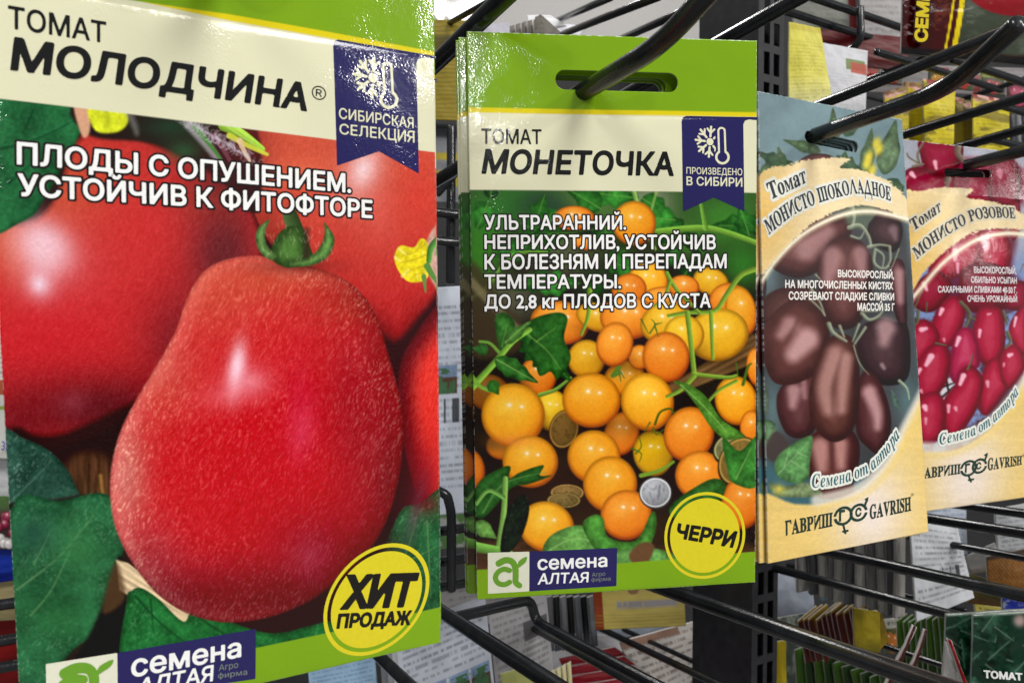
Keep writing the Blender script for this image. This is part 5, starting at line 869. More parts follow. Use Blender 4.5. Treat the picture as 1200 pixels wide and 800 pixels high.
# ---------------------------------------------------------------- packets further back
def scribble(A, X, Y, quad, rows, col, a=.6, u0=.06, u1=.94, v0=.08, v1=.9, seed=1, hgt=.45, uv=None):
    u, v = uv; r = np.floor((v - v0) / (v1 - v0) * rows); f = (v - v0) / (v1 - v0) * rows - r; k = (v > v0) & (v < v1) & (u > u0) & (u < u1) & (f < hgt)
    endu = u1 - (u1 - u0) * .45 * (hsh(r, r * 0, seed) > .72) * hsh(r, r * 0 + 1, seed)
    w = vnoise(u * 64 + r * 7.3, r + .5, seed); i = np.nonzero(k & (u < endu))[0]; A.mix(i, col, a * .85 * sst(.3, .55, w[i]) * (.6 + .4 * hsh(r[i], r[i] * 0 + 3, seed)) )
def bg_packet(name, label, quad, z, paint, group=None, step=1.2, th=.0016, cat='seed packet', mat=None, wav=.0012, back=(.5, .5, .48)):
    z = [z] * 4 if not isinstance(z, (list, tuple)) else z; C3 = [np.array(at(x, y, d)) for (x, y), d in zip(quad, z)]
    q = np.array(quad, float); nx = max(3, int(max(np.hypot(*(q[1] - q[0])), np.hypot(*(q[2] - q[3]))) / step)); ny = max(3, int(max(np.hypot(*(q[3] - q[0])), np.hypot(*(q[2] - q[1]))) / step))
    nx, ny = min(nx, 150), min(ny, 150); U, V = np.meshgrid(np.linspace(0, 1, nx + 1), np.linspace(0, 1, ny + 1)); u, v = U.ravel(), V.ravel()
    bil = lambda c: c[0] * ((1 - u) * (1 - v))[:, None] + c[1] * (u * (1 - v))[:, None] + c[2] * (u * v)[:, None] + c[3] * ((1 - u) * v)[:, None]
    P = bil(C3); px = bil(q); sd = int(abs(q[0, 0] * 3 + q[0, 1])) % 91
    nrm = np.cross(C3[1] - C3[0], C3[3] - C3[0]); nrm = nrm / np.linalg.norm(nrm); nrm = -nrm if nrm @ (np.array([0, 0, CAM_Z]) - C3[0]) > 0 else nrm   # away from the shopper
    P = P - nrm * (wav * (np.sin(np.pi * u) * np.sin(np.pi * v) + 1.2 * (fbm(u * 2.6 + sd, v * 4, sd) - .5)))[:, None]
    A = Art(px[:, 0].copy(), px[:, 1].copy(), (150, 150, 150)); paint(A, px[:, 0], px[:, 1], u, v); A.C *= (.93 + .14 * fbm(u * 5, v * 7, sd))[:, None]; C = A.out(); n0 = len(P)
    e = empty(name, tuple(C3[0] * .5 + C3[1] * .5)); base = np.array(e.location)
    al = np.concatenate([P, P + nrm * th]) - base; i = np.arange(nx * ny); r, c = i // nx, i % nx; k = r * (nx + 1) + c; F = np.stack([k, k + nx + 1, k + nx + 2, k + 1], 1)
    rim = [*range(0, nx + 1), *[(j + 1) * (nx + 1) - 1 for j in range(1, ny + 1)], *[ny * (nx + 1) + j for j in range(nx - 1, -1, -1)], *[j * (nx + 1) for j in range(ny - 1, 0, -1)]]
    S_ = [(rim[j], rim[(j + 1) % len(rim)], rim[(j + 1) % len(rim)] + n0, rim[j] + n0) for j in range(len(rim))]
    bpy.data.objects.remove(e); me = pymesh(name, al, F.tolist() + (F[:, ::-1] + n0).tolist() + S_)
    a_ = me.attributes.new('print', 'FLOAT_COLOR', 'POINT'); CC = np.concatenate([C, np.tile([back], (n0, 1))]); a_.data.foreach_set('color', np.concatenate([CC, np.ones((len(CC), 1))], 1).astype(np.float32).ravel())
    o = link(name, me, mat or M_BACK); o.location = base; return tag(o, label, cat, group)
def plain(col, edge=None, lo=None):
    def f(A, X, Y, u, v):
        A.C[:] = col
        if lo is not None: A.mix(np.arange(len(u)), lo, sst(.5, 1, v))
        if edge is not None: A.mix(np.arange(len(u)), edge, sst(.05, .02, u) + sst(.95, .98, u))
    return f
def textback(paper, inkc=(70, 70, 76), rows=18, pics=(), a=.6, hgt=.45, tint=None, u0=.06, u1=.94, v0=.08, v1=.9, seed=3):
    def f(A, X, Y, u, v):
        A.C[:] = paper
        if tint: A.mix(np.arange(len(u)), tint[0], sst(tint[1], tint[2], v))
        scribble(A, X, Y, None, rows, inkc, a, uv=(u, v), hgt=hgt, u0=u0, u1=u1, v0=v0, v1=v1, seed=seed)
        for (a0, b0, a1, b1, kind) in pics:
            i = np.nonzero((u > a0) & (u < a1) & (v > b0) & (v < b1))[0]; s, t = (u[i] - a0) / (a1 - a0), (v[i] - b0) / (b1 - b0)
            if kind == 'blank': A.mix(i, paper, np.ones(len(i)))
            elif kind == 'bars': A.mix(i, (50, 50, 54), .8 * (vnoise(s * 14, s * 0, 5) > .5))
            elif isinstance(kind, tuple): A.mix(i, kind, np.ones(len(i)) * .9)
            else:
                n = fbm(s * 4 + a0 * 30, t * 4, 7); c = np.where((t < .45)[:, None], np.array([120, 140, 166.]), np.array([90, 66, 52.])); g_ = (n > .42) & (abs(s - .5) < .42) & (t > .12); c = np.where(g_[:, None], np.array([66, 100, 70.]), c); A.C[i] = c * (.8 + .4 * n)[:, None]
    return f
gb = 'seed packets hanging further back'; GREY = (176, 178, 182)
# between the red and the cherry packets
def olive(A, X, Y, u, v):
    A.C[:] = (138, 122, 44); A.mix(np.arange(len(u)), (104, 92, 34), (np.sin(Y * 1.25) > .1) * .5); A.mix(np.arange(len(u)), (64, 56, 22), sst(.1, .05, abs(v - .24)) * .7)
bg_packet('seed_packet', 'olive yellow striped packet back in the gap above the cherry tomato stack', [(480, 22), (556, 24), (556, 142), (480, 140)], .46, olive, gb)
bg_packet('seed_packet', 'grey and yellow packet back behind the upright wire', [(480, 144), (556, 146), (556, 238), (480, 236)], .47, lambda A, X, Y, u, v: (A.C.__setitem__(slice(None), (112, 114, 118)), A.mix(np.arange(len(u)), (150, 134, 40), sst(.06, .03, abs(v - .42)) + sst(.12, .08, abs(v - .7))), A.mix(np.arange(len(u)), (60, 62, 66), sst(.1, .05, abs(v - .1)))), gb)
bg_packet('seed_packet', 'pale blue-grey packet back with small picture and barcode in the gap', [(488, 338), (556, 334), (556, 600), (488, 606)], .47, textback((186, 192, 204), (90, 94, 104), 26, [(.3, .34, .7, .47, 'pic'), (.25, .49, .75, .6, 'bars')], seed=5), gb)
bg_packet('seed_packet', 'green leafy packet back low in the gap', [(490, 560), (552, 556), (552, 640), (490, 646)], .52, lambda A, X, Y, u, v: (A.C.__setitem__(slice(None), (150, 152, 150)), A.mix(np.arange(len(u)), (84, 116, 70), sst(.45, .6, fbm(X / 9, Y / 9, 4)))), gb)
# bottom centre
bg_packet('seed_packet', 'light blue packet back under the red tomato packet, left of the hook end', [(360, 770), (438, 752), (446, 860), (368, 870)], .44, textback((150, 180, 206), (80, 110, 140), 16), gb)
bg_packet('seed_packet', 'white packet back with a row of four planting pictures', [(462, 742), (568, 696), (582, 830), (478, 872)], .42, textback((178, 182, 192), (84, 88, 98), 15, [(.06, .56, .26, .78, 'pic'), (.29, .56, .5, .78, 'pic'), (.53, .56, .74, .78, 'pic'), (.77, .56, .97, .78, 'pic'), (0, .50, 1, .56, 'blank')], seed=8, v0=.06, v1=.95, hgt=.5), gb)
for k, x in enumerate((462, 455, 448)): bg_packet('seed_packet', ['nearest', 'middle', 'farthest'][k] + ' of the white edges beside the packet with planting pictures', [(x - 4, 748 + k * 3), (x + 5, 745 + k * 3), (x + 14, 870), (x + 5, 870)], .425 + .006 * k, plain(((190, 192, 198), (150, 152, 156), (120, 122, 126))[k]), gb, th=.003)
bg_packet('seed_packet', 'grey packet back with a dark picture strip, right of the planting pictures', [(572, 716), (640, 694), (650, 800), (584, 838)], .47, textback((164, 162, 164), (90, 84, 88), 12, [(.56, .22, .98, .42, (84, 82, 84)), (.1, .78, .7, 1, (136, 140, 76))], seed=11), gb)
bg_packet('seed_packet', 'grey text packet back under the edge of the cherry tomato packet', [(515, 690), (636, 668), (640, 716), (520, 742)], .52, textback((140, 138, 138), (92, 84, 86), 5, seed=12), gb)
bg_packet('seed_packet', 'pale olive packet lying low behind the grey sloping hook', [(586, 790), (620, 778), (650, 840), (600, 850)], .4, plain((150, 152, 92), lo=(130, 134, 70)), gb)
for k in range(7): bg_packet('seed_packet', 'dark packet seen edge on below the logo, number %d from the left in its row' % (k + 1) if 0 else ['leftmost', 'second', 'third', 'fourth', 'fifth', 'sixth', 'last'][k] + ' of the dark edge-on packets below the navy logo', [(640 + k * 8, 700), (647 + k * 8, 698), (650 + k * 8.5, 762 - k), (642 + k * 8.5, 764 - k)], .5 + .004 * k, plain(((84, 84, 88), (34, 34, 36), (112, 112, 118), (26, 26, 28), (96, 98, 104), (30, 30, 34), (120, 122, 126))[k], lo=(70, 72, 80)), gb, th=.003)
def yellowback(A, X, Y, u, v):
    A.C[:] = (166, 150, 82); i = np.arange(len(u)); A.mix(i, (150, 140, 120), ((u > .24) & (u < .93) & (v > .46) & (v < .62)) * .9); A.mix(i, (120, 120, 140), ((u > .26) & (u < .9) & (v > .49) & (v < .58)) * .6 * (vnoise(X / 3, Y * 0, 4) > .35)); A.mix(i, (110, 70, 60), (np.hypot((u - .44) * 1.6, (v - .24)) < .11) * .7); A.mix(i, (90, 84, 70), ((u > .68) & (u < .86) & (v < .34)) * .7 * (vnoise(X / 2, Y * 0, 6) > .4)); A.mix(i, (110, 40, 24), (u < .1) * .9); A.mix(i, (140, 126, 60), (np.sin(v * 90) > .3) * (v > .72) * .5)
bg_packet('seed_packet', 'dull yellow packet back with a pale label under the cherry tomato packet', [(694, 676), (800, 672), (804, 733), (698, 738)], .47, yellowback, gb)
bg_packet('seed_packet', 'white slanted packet back full of dark text beside the black upright', [(724, 752), (812, 728), (822, 806), (776, 840)], .55, textback((176, 170, 166), (86, 74, 66), 9, [(0, 0, .8, .1, (124, 96, 80))], .7, seed=14, u0=.02, u1=.98), gb)
bg_packet('seed_packet', 'grey packet with a paler lower half behind the thin hook at bottom centre', [(698, 738), (800, 722), (800, 748), (702, 762)], .6, plain((120, 126, 136), lo=(200, 204, 210)), gb)
for k in range(6):
    y = 760 + 11 * k; bg_packet('seed_packet', ['top', 'second', 'third', 'fourth', 'fifth', 'lowest'][k] + ' packet of the fanned red and white stack at bottom centre', [(655 + 3 * k, y + 12), (720 + 11 * k, y - 2), (744 + 11 * k, y + 14), (662 + 3 * k, y + 26)], .50 - .006 * k, (lambda A, X, Y, u, v: (A.C.__setitem__(slice(None), (116, 24, 36)), A.mix(np.arange(len(u)), (160, 154, 154), sst(.5, .62, v)))), gb)
bg_packet('seed_packet', 'white packet front peeking above the fanned red stack', [(642, 742), (722, 744), (736, 780), (650, 790)], .54, plain((196, 194, 198), lo=(180, 178, 184)), gb)
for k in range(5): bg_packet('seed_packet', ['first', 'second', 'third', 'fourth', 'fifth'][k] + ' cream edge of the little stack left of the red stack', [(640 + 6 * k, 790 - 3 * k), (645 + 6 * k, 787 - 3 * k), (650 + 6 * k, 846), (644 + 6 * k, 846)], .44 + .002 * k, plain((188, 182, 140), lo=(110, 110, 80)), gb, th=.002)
# bottom right
for k in range(11):
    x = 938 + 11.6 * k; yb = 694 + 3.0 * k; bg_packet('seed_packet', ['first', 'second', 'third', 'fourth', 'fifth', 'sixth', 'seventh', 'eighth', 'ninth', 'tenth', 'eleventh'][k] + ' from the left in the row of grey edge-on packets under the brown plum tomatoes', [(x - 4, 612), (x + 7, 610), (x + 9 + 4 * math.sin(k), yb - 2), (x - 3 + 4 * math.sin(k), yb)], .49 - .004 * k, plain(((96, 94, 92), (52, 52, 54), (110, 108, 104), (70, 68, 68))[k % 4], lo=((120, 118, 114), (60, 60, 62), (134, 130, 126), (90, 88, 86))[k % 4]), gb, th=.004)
bg_packet('seed_packet', 'white text packet back in front of the grey edge-on row, below the pink packet', [(1066, 606), (1122, 618), (1142, 700), (1074, 728)], .47, textback((194, 196, 200), (86, 88, 94), 13, [(.5, .5, .85, .66, 'bars'), (.05, .48, .48, .7, 'blank')], seed=21), gb)
bg_packet('seed_packet', 'bluish white packet back under the edge of the pink plum tomato packet', [(1072, 594), (1132, 590), (1134, 650), (1076, 640)], .52, textback((176, 184, 196), (100, 120, 150), 8, seed=22), gb)
bg_packet('seed_packet', 'whitish packet back at the right edge under the pink packet', [(1166, 596), (1215, 588), (1218, 650), (1170, 656)], .5, textback((160, 162, 164), (84, 84, 90), 9, seed=23), gb)
bg_packet('seed_packet', 'white crumpled packet corner left of the brown honeycomb packet', [(1132, 652), (1166, 636), (1176, 668), (1138, 672)], .52, plain((170, 168, 166), lo=(110, 100, 90)), gb)
def comb(A, X, Y, u, v):
    A.C[:] = (128, 88, 46); i = np.arange(len(u)); A.mix(i, (70, 44, 24), (np.sin(X * 1.5 + Y * .4) * np.sin(Y * 1.5) > .15) * .6); A.mix(i, (60, 46, 38), sst(.15, .05, v))
bg_packet('seed_packet', 'brown honeycomb patterned packet at the right edge', [(1156, 652), (1215, 640), (1215, 700), (1160, 694)], .48, comb, gb)
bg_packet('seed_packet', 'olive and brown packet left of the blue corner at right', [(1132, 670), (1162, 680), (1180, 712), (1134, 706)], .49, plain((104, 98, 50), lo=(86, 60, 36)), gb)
bg_packet('seed_packet', 'blue packet corner above the dark green packet', [(1174, 694), (1215, 690), (1215, 724), (1176, 722)], .47, lambda A, X, Y, u, v: (A.C.__setitem__(slice(None), (34, 44, 128)), A.mix(np.arange(len(u)), (120, 130, 140), sst(.5, .7, fbm(X / 6, Y / 6, 4)) * (v > .3))), gb)
for k in range(12):
    x, y = 936 + 6.5 * k + random.uniform(-1.6, 1.6), (716 - 1.8 * k if k < 9 else 700 + 3.2 * (k - 9)) + random.uniform(-3, 3)
    bg_packet('seed_packet', ['first', 'second', 'third', 'fourth', 'fifth', 'sixth', 'seventh', 'eighth', 'ninth', 'tenth', 'eleventh', 'last'][k] + ' packet from the left in the red, orange and yellow fanned row', [(x, y + 14), (x + 22, y - 4), (x + 34, y + 42), (x + 10, y + 64)], .56 - .006 * k, (lambda A, X, Y, u, v, k=k: (A.C.__setitem__(slice(None), ((118, 90, 24), (130, 72, 24), (122, 100, 28))[k % 3]), A.mix(np.arange(len(u)), (84, 20, 20), sst(.3, .12, u)), A.mix(np.arange(len(u)), (160, 130, 50), sst(.06, .02, v)))), gb, th=.002)
bg_packet('seed_packet', 'plain yellow packet side closing the red and yellow fanned row', [(1000, 712), (1031, 716), (1032, 764), (1002, 772)], .475, plain((126, 112, 26), lo=(90, 82, 20)), gb)
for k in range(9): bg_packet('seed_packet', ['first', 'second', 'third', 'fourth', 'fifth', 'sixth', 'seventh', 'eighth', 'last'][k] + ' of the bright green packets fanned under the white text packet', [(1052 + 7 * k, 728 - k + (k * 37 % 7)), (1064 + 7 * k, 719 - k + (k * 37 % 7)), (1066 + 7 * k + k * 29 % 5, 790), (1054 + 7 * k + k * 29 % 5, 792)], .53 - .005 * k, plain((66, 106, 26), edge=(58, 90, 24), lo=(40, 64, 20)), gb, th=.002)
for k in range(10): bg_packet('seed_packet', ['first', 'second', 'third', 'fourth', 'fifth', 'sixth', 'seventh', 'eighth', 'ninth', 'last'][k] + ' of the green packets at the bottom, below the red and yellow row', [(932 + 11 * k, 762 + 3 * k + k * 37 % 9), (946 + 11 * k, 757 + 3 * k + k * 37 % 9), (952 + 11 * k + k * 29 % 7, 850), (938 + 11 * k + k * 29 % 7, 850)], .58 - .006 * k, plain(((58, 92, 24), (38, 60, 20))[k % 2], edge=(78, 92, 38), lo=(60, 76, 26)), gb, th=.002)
bg_packet('seed_packet', 'narrow yellow packet strip right of the upright at the bottom', [(908, 752), (921, 750), (922, 830), (909, 832)], .53, plain((166, 146, 30)), gb)
bg_packet('seed_packet', 'shiny pale grey packet right of the upright', [(905, 672), (950, 668), (956, 726), (908, 730)], .62, plain((150, 156, 168), lo=(110, 116, 126)), gb, mat=M_PRINT)
bg_packet('seed_packet', 'grey green leafy packet front right of the upright', [(908, 724), (962, 716), (972, 800), (912, 806)], .6, lambda A, X, Y, u, v: (A.C.__setitem__(slice(None), (70, 76, 70)), A.mix(np.arange(len(u)), (120, 124, 116), sst(.5, .65, fbm(X / 5, Y / 14, 4)))), gb)
# top right
bg_packet('seed_packet', 'pale yellow packet back with fine text beside the upright', [(925, 26), (961, 33), (977, 126), (924, 130)], .52, textback((206, 198, 84), (150, 138, 50), 17, [(.0, .0, 1, .08, (190, 176, 60))], .5, tint=((226, 222, 160), .5, 1), seed=31, u0=.04, u1=.96, v0=.2), gb)
bg_packet('seed_packet', 'white packet back with a small green and red picture right of the yellow one', [(962, 50), (1017, 60), (1014, 140), (970, 136)], .56, textback((196, 196, 200), (120, 120, 126), 12, [(.5, .16, .95, .32, (96, 116, 60)), (.62, .2, .98, .36, (170, 70, 50))], .4, seed=32, v0=.4), gb)
bg_packet('seed_packet', 'dark red packet behind the cross wires at upper right', [(952, 34), (1062, 44), (1066, 84), (990, 76)], .6, plain((92, 26, 30), lo=(70, 20, 24)), gb)
bg_packet('seed_packet', 'grey packet back with faint print above the cross wires', [(925, -20), (1002, -20), (1006, 36), (930, 30)], .64, textback((112, 114, 106), (84, 84, 80), 7, [(.86, .3, 1, 1, (104, 30, 34))], .5, seed=33), gb)
bg_packet('seed_packet', 'light grey packet back beside the maroon packet at the top', [(1008, -20), (1066, -20), (1066, 52), (1008, 46)], .63, textback((150, 148, 148), (110, 96, 96), 8, [(.2, .1, .45, .3, (110, 70, 70)), (.55, .1, .8, .3, (110, 70, 70))], .5, seed=34), gb)
bg_packet('seed_packet', 'grey packet back behind the wires above the yellow packet row', [(1015, 74), (1200, 80), (1205, 112), (1012, 108)], .68, textback((120, 116, 116), (84, 78, 78), 4, [(.66, .3, .86, 1, (110, 44, 40))], .5, seed=35), gb)
gy = 'yellow packets in the row above the pink plum tomatoes'
def yel(k):
    def f(A, X, Y, u, v):
        i = np.arange(len(u)); A.C[:] = ((176, 158, 26), (206, 188, 34), (120, 104, 26), (204, 188, 36), (96, 80, 30))[k]
        A.mix(i, (196, 150, 140), sst(.16, .1, v + .1 * (u - .5) ** 2) * (vnoise(X / 5, Y / 4, k) > .35)); A.mix(i, (130, 40, 40), sst(.1, .02, v) * (vnoise(X / 4, Y / 4, 7 + k) > .5)); A.mix(i, (40, 34, 16), ((abs(u - .35) < .16) & (abs(v - .2) < .05)) * 1.)
        scribble(A, X, Y, None, 11, (140, 124, 30), .55, uv=(u, v), v0=.34, v1=.95, seed=40 + k)
        A.mix(i, (92, 80, 20), sst(.5, .62, fbm(u * 2 + k, v * 9, 9 + k)) * .6)
    return f
for k, (q, lab) in enumerate((([(1036, 108), (1064, 100), (1066, 176), (1040, 178)], 'dim yellow packet at the left end of the yellow row'), ([(1082, 92), (1120, 98), (1117, 180), (1084, 180)], 'bright yellow packet in the middle of the yellow row'), ([(1110, 112), (1130, 116), (1130, 180), (1112, 180)], 'darker yellow packet between the two bright ones'), ([(1140, 110), (1183, 118), (1183, 184), (1141, 184)], 'bright yellow packet at the right end of the yellow row'), ([(1126, 116), (1144, 120), (1144, 182), (1128, 182)], 'brownish packet tucked beside the right bright yellow one'))):
    bg_packet('seed_packet', lab, q, .54 + .012 * (k in (2, 4)), yel(k), gy)
bg_packet('seed_packet', 'yellow packet with pink fruit top behind the long dark hook', [(1060, 96), (1088, 98), (1088, 180), (1062, 180)], .555, yel(0), gy)
for k in range(4): bg_packet('seed_packet', ['first', 'second', 'third', 'fourth'][k] + ' grey edge-on packet right of the yellow row', [(1184 + 7 * k, 134), (1190 + 7 * k, 133), (1190 + 7 * k, 182), (1185 + 7 * k, 182)], .56, plain((110, 110, 114) if k % 2 else (66, 66, 70)), gb, th=.003)
def picture(top, body, fruit):
    def f(A, X, Y, u, v):
        i = np.arange(len(u)); A.C[:] = body; A.mix(i, (44, 70, 40), sst(.45, .6, fbm(X / 6, Y / 6, 8)) * .7)
        for cx, cy in ((.35, .55), (.7, .62), (.5, .82)): q = np.hypot(u - cx, (v - cy) * 1.1); A.mix(i, fruit, sst(.24, .2, q)); A.mix(i, (240, 220, 210), sst(.06, .02, np.hypot(u - cx + .06, v - cy + .08)) * .7)
        A.mix(i, top, sst(.27, .24, v)); A.mix(i, (40, 36, 36), ((v > .09) & (v < .17) & (u > .15) & (u < .85)) * .7 * (vnoise(X / 1.7, Y * 0, 4) > .4))
    return f
for k, (q, t, bdy, fr, lab) in enumerate((([(1004, 60), (1030, 63), (1031, 96), (1006, 94)], (150, 140, 60), (70, 84, 50), (150, 44, 34), 'small packet with red fruit and olive top under the lower cross wire'), ([(1034, 66), (1056, 68), (1057, 100), (1036, 98)], (170, 168, 164), (84, 40, 36), (120, 30, 36), 'small packet with white top and dark red fruit left of the maroon packet'), ([(1088, 78), (1112, 80), (1112, 104), (1089, 103)], (120, 40, 40), (60, 70, 50), (170, 120, 40), 'small packet with red top below the maroon packet'), ([(1118, 80), (1140, 82), (1140, 106), (1119, 104)], (160, 158, 150), (70, 90, 60), (150, 50, 40), 'small packet with pale top right of the red topped one'), ([(1150, 84), (1176, 86), (1177, 112), (1151, 110)], (110, 120, 50), (60, 60, 40), (140, 60, 60), 'small packet with olive green top above the yellow row'), ([(1180, 88), (1206, 90), (1207, 126), (1181, 124)], (150, 150, 156), (90, 40, 50), (150, 50, 80), 'small packet with grey top and pink fruit at the right edge'))):
    bg_packet('seed_packet', lab, q, .63, picture(t, bdy, fr), gb)
# maroon packet with vertical yellow letters
def maroon(A, X, Y, u, v):
    i = np.arange(len(u)); A.C[:] = (64, 24, 24); A.mix(i, (60, 66, 54), sst(1118, 1126, X + (Y - 30) * .12)); A.mix(i, (92, 44, 34), ((X > 1094) & (X < 1112) & (Y < 36)) * sst(.45, .6, fbm(X / 4, Y / 4, 4)))
    for x0, w in ((1112, 2.6), (1122, 6)): A.mix(i, (214, 190, 30), sst(w / 2 + .5, w / 2 - .5, abs(X + (Y - 30) * .16 - x0)))
    A.mix(i, (90, 96, 84), sst(.5, .7, fbm(X / 20, Y / 10, 6)) * (X > 1126) * .6)
    q = np.hypot((X - 1192) / 66, (Y + 22) / 42); A.mix(i, (126, 26, 34), sst(1.03, .97, q)); A.mix(i, (150, 44, 50), sst(.8, .3, q)); A.mix(i, (200, 194, 196), sst(.6, .8, fbm(X / 9, Y / 5, 12)) * (X < 1072) * .8); A.mix(i, (30, 10, 12), sst(.92, .97, v))  # pale patches near the left edge are white glare painted into the colour
MQ = [(1060, -60), (1290, -100), (1284, 84), (1057, 62)]
mo = bg_packet('seed_packet', 'maroon and dark green packet with vertical yellow letters at the top right corner', MQ, [.34, .345, .345, .34], maroon, gb, step=1.0, mat=M_PRINT, wav=.0006)
class Flat:                                                             # letters for a packet built by bg_packet
    @staticmethod
    def write(o, name, body, bl, br, tl, tr, z, m, **kw):
        v, f = line_mesh(body, **kw); b0, b1, t0, t1 = (np.array(at(*p, z)) for p in (bl, br, tl, tr)); s, t = v[:, :1], v[:, 1:2]
        P = b0 * (1 - s) * (1 - t) + b1 * s * (1 - t) + t0 * (1 - s) * t + t1 * s * t - np.array(o.location); c = link(name, pymesh(name, P, f), m, o); return c
Flat.write(mo, 'vertical_lettering', 'СЕМЕ', (1087, 50), (1090, -10), (1072, 49), (1076, -12), .3376, ink((206, 184, 36)), bold=.05); Flat.write(mo, 'lettering_shadow', 'СЕМЕ', (1087, 50), (1090, -10), (1072, 49), (1076, -12), .3378, ink((40, 16, 14)), bold=.05, grow=.09)
# bottom right: dark green packets and thin edges
def greenleaf(A, X, Y, u, v):
    A.C[:] = (30, 50, 40); rnd = random.Random(7)
    for k in range(34):
        x, y = rnd.uniform(1105, 1230), rnd.uniform(722, 860); t = rnd.uniform(0, 6.3); L_ = rnd.uniform(18, 40); g_ = rnd.uniform(.7, 1.5); p = leaflet((x, y), (x + L_ * math.cos(t), y + L_ * math.sin(t)), L_ * .36, 4, .2)
        A.leaf(p, (44 * g_, 74 * g_, 58 * g_), (120, 146, 124), [[p[0], p[8]]], 1.2, sc=9)
    A.blob(1194, 726, 8, 8, (176, 150, 146), .9, p=3); A.mix(np.arange(len(u)), (150, 160, 150), sst(.02, .0, v) * .8)
gg = 'dark green packets at the lower right corner'
go = bg_packet('seed_packet', 'front dark green leafy packet with a white title at the lower right corner', [(1141, 720), (1262, 712), (1270, 900), (1136, 905)], .30, greenleaf, gg, step=1.0, mat=M_PRINT)
Flat.write(go, 'title_lettering', 'ТОМАТ', (1153, 793.8), (1198.5, 797), (1152.5, 785), (1198, 788.6), .2976, ink((222, 222, 220)), bold=.05)
bg_packet('seed_packet', 'rear dark green leafy packet peeking out left of the front one', [(1110, 720), (1232, 712), (1240, 900), (1104, 905)], .306, greenleaf, gg, step=1.0, mat=M_PRINT)
ge = 'maroon packets seen edge on'
for k, (q, lab) in enumerate((([(1070, 732), (1074, 734), (1054, 768), (1032, 830), (1025, 828)], 'left one of two thin maroon packet edges crossed by the shiny hook'), ([(1084, 737), (1088, 739), (1068, 775), (1052, 830), (1045, 828)], 'right one of two thin maroon packet edges crossed by the shiny hook'))):
    bg_packet('seed_packet', lab, [q[0], q[1], q[3], q[4]], .28 + .003 * k, plain((60, 20, 22), edge=(190, 180, 176)), ge, th=.0012, wav=.002)
bg_packet('seed_packet', 'grey white packet back folded against the dark green packets', [(1109, 752), (1113, 754), (1132, 806), (1104, 806)], .286, plain((150, 148, 146)), gb)
bg_packet('seed_packet', 'thin red and white packet edge leaning on the grey white fold', [(1110, 748), (1115, 750), (1140, 816), (1133, 816)], .283, plain((120, 26, 34), edge=(200, 196, 190)), gb, th=.001)
for k, (q, t, bdy, fr, lab) in enumerate((([(1142, 706), (1176, 712), (1178, 750), (1144, 748)], (140, 130, 60), (60, 74, 44), (140, 50, 36), 'small packet with red fruit behind the top of the dark green packet'), ([(1034, 726), (1052, 724), (1056, 764), (1038, 766)], (130, 128, 120), (90, 60, 40), (150, 90, 40), 'small packet with grey top between the yellow and green rows'), ([(958, 668), (980, 664), (984, 700), (962, 704)], (150, 154, 160), (80, 96, 110), (110, 120, 130), 'small grey blue packet behind the edge on row'))):
    bg_packet('seed_packet', lab, q, .58, picture(t, bdy, fr), gb)
# left edge of the picture
bg_packet('seed_packet', 'yellow green packet corner at the left edge', [(-40, 236), (10, 236), (12, 322), (-40, 322)], .42, plain((150, 160, 50), lo=(120, 120, 40)), gb)
lp = bg_packet('seed_packet', 'white text packet back with a purple price at the left edge', [(-50, 318), (34, 320), (38, 538), (-46, 536)], .4, textback((188, 188, 182), (84, 84, 88), 22, [(0, .58, 1, .66, (150, 70, 40)), (0, .66, 1, .72, 'blank'), (0, .72, 1, .74, (120, 150, 60)), (0, .74, 1, 1, 'blank')], seed=51, v0=.02, v1=.58), gb)
Flat.write(lp, 'price_lettering', '38', (1.5, 527.5), (11.5, 527), (2, 517), (12, 516.5), .397, ink((92, 80, 160)), bold=.01)
bg_packet('seed_packet', 'plain white packet corner below the purple price', [(-40, 540), (34, 536), (36, 584), (-40, 590)], .41, plain((186, 186, 188)), gb)
def radish(A, X, Y, u, v):
    A.C[:] = (60, 50, 48); A.mix(np.arange(len(u)), (70, 96, 56), sst(.45, .1, v)); rnd = random.Random(3)
    for k in range(26):
        x, y = rnd.uniform(-30, 30), rnd.uniform(602, 640); t = 1 if y > 626 else 0; A.ball(x, y, 5.5, 6, *(((130, 120, 124), (190, 184, 186), (220, 216, 218)) if t else ((70, 16, 34), (124, 36, 60), (170, 100, 116))), lights=((-.2, -.4, .14),))
bg_packet('seed_packet', 'packet with purple and white radishes at the left edge', [(-40, 580), (36, 582), (36, 644), (-40, 642)], .4, radish, gb)
bg_packet('seed_packet', 'blue packet below the radish packet at the left edge', [(-40, 644), (40, 634), (42, 676), (-40, 688)], .405, plain((30, 50, 140), lo=(20, 36, 110)), gb)
bg_packet('seed_packet', 'tan packet below the blue one at the left edge', [(-40, 686), (42, 672), (44, 724), (-40, 730)], .41, plain((150, 138, 100)), gb)
bg_packet('seed_packet', 'dark red packet behind the lowest wires at the left edge', [(-40, 728), (44, 720), (46, 830), (-40, 830)], .42, plain((118, 24, 28), lo=(92, 18, 24)), gb)
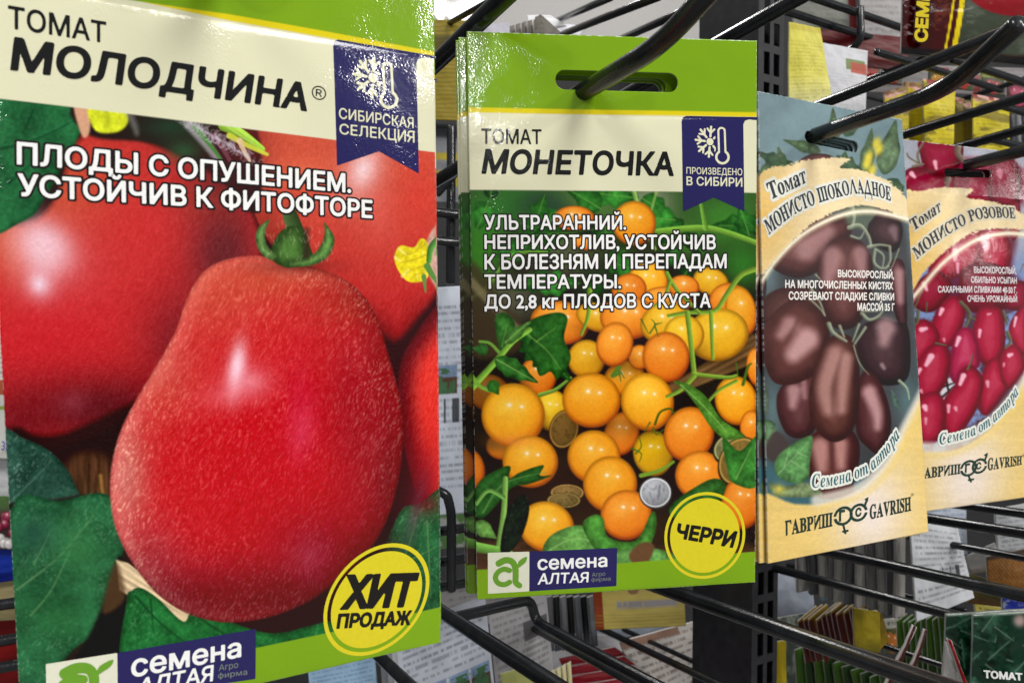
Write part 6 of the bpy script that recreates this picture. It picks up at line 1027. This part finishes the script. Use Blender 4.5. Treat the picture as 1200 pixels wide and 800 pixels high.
# above the cherry packet
for k in range(5): bg_packet('seed_packet', ['first', 'second', 'third', 'fourth', 'fifth'][k] + ' grey packet edge above the green top of the cherry packet', [(597 + 7 * k, 31 - 2 * k), (603 + 7 * k, 29 - 2 * k), (606 + 7 * k, 60), (598 + 7 * k, 60)], .55 - .006 * k, plain((112, 108, 100), edge=(160, 156, 150)), gb, th=.003)
bg_packet('seed_packet', 'grey packet with a pointed torn corner above the cherry packet', [(627, 20), (634, 17), (662, 42), (628, 60)], .5, plain((104, 100, 92)), gb)
bg_packet('seed_packet', 'pale lilac packet left of the grey edges', [(566, 30), (597, 26), (600, 60), (562, 60)], .56, plain((176, 174, 184)), gb)
bg_packet('seed_packet', 'white packet corner beside the torn grey one', [(618, 18), (645, 18), (664, 30), (620, 40)], .58, plain((224, 224, 226)), gb)
bg_packet('seed_packet', 'bright white packet scrap behind the middle far hook', [(650, 28), (690, 30), (676, 44), (646, 44)], .6, plain((220, 220, 226)), gb)
# ---------------------------------------------------------------- what closes the view: added dark backdrop and shop ceiling
def slab(name, P, F, m, label=None, cat=None, kind=None): return tag(link(name, pymesh(name, P, F), m, None, False), label, cat, None, kind)
def box_from(p, ex, ey, ez):
    V = [p + ex * a + ey * b + ez * c for a in (0, 1) for b in (0, 1) for c in (0, 1)]; return V, [(0, 1, 3, 2), (4, 6, 7, 5), (0, 4, 5, 1), (2, 3, 7, 6), (0, 2, 6, 4), (1, 5, 7, 3)]
b0 = at(560, 48, .98); V, F = box_from(b0 - HH * 1.2 - UP * 1.1, HH * 3.6, HD * .02, UP * 1.1); slab('dark_backdrop', V, F, M_BACKDROP, 'added dark backdrop for the shade in the gaps, behind all the packets', 'board')  # added sheet, its dark colour stands in for shade in the gaps
ex, ey = HH * 1.5, HD * .02; p = at(835, 48, .97); V, F = box_from(p - UP * .05, ex, ey, UP * .5); slab('dark_backdrop', V, F, M_BACKDROP, 'added dark upper backdrop for the shade behind the upright and cross wires', 'board')  # second added sheet, darkens the upper gaps the same way
CZ = CAM_Z + 2.2; slab('ceiling', [(-9, .6, CZ), (9, .6, CZ), (9, 16, CZ), (-9, 16, CZ)], [(0, 1, 2, 3)], M_CEIL, kind='structure')
M_FLOOR = coated('grey_floor_tile', (.16, .155, .15), .5)
slab('floor', [(-9, -9, 0), (9, -9, 0), (9, 16, 0), (-9, 16, 0)], [(0, 1, 2, 3)], M_FLOOR, kind='structure')
M_LAMP, nt, b_ = node_mat('lit_lamp_cover'); b_.inputs['Emission Color'].default_value = (1, 1, 1, 1); b_.inputs['Emission Strength'].default_value = 2.2
def ceil_at(x, y): 
    d = at(x, y, 1) - Vector((0, 0, CAM_Z)); return Vector((0, 0, CAM_Z)) + d * (2.17 / d.z)
for k, (q, lab) in enumerate((([(522, 14), (566, -3), (585, -3), (528, 24)], 'long lit ceiling lamp at the far left of the shop ceiling'), ([(505, 8), (520, 4), (520, 24), (514, 24)], 'short lit ceiling lamp beside the red tomato packet'), ([(540, 22), (556, 18), (556, 24), (541, 27)], 'small lit ceiling lamp above the yellow packet backs'))):
    P = [ceil_at(*c) for c in q]; V = P + [v + UP * .025 for v in P]; F = [(0, 1, 2, 3), (7, 6, 5, 4)] + [(i, (i + 1) % 4, (i + 1) % 4 + 4, i + 4) for i in range(4)]; slab('ceiling_lamp', V, F, M_LAMP, lab, 'ceiling lamp')
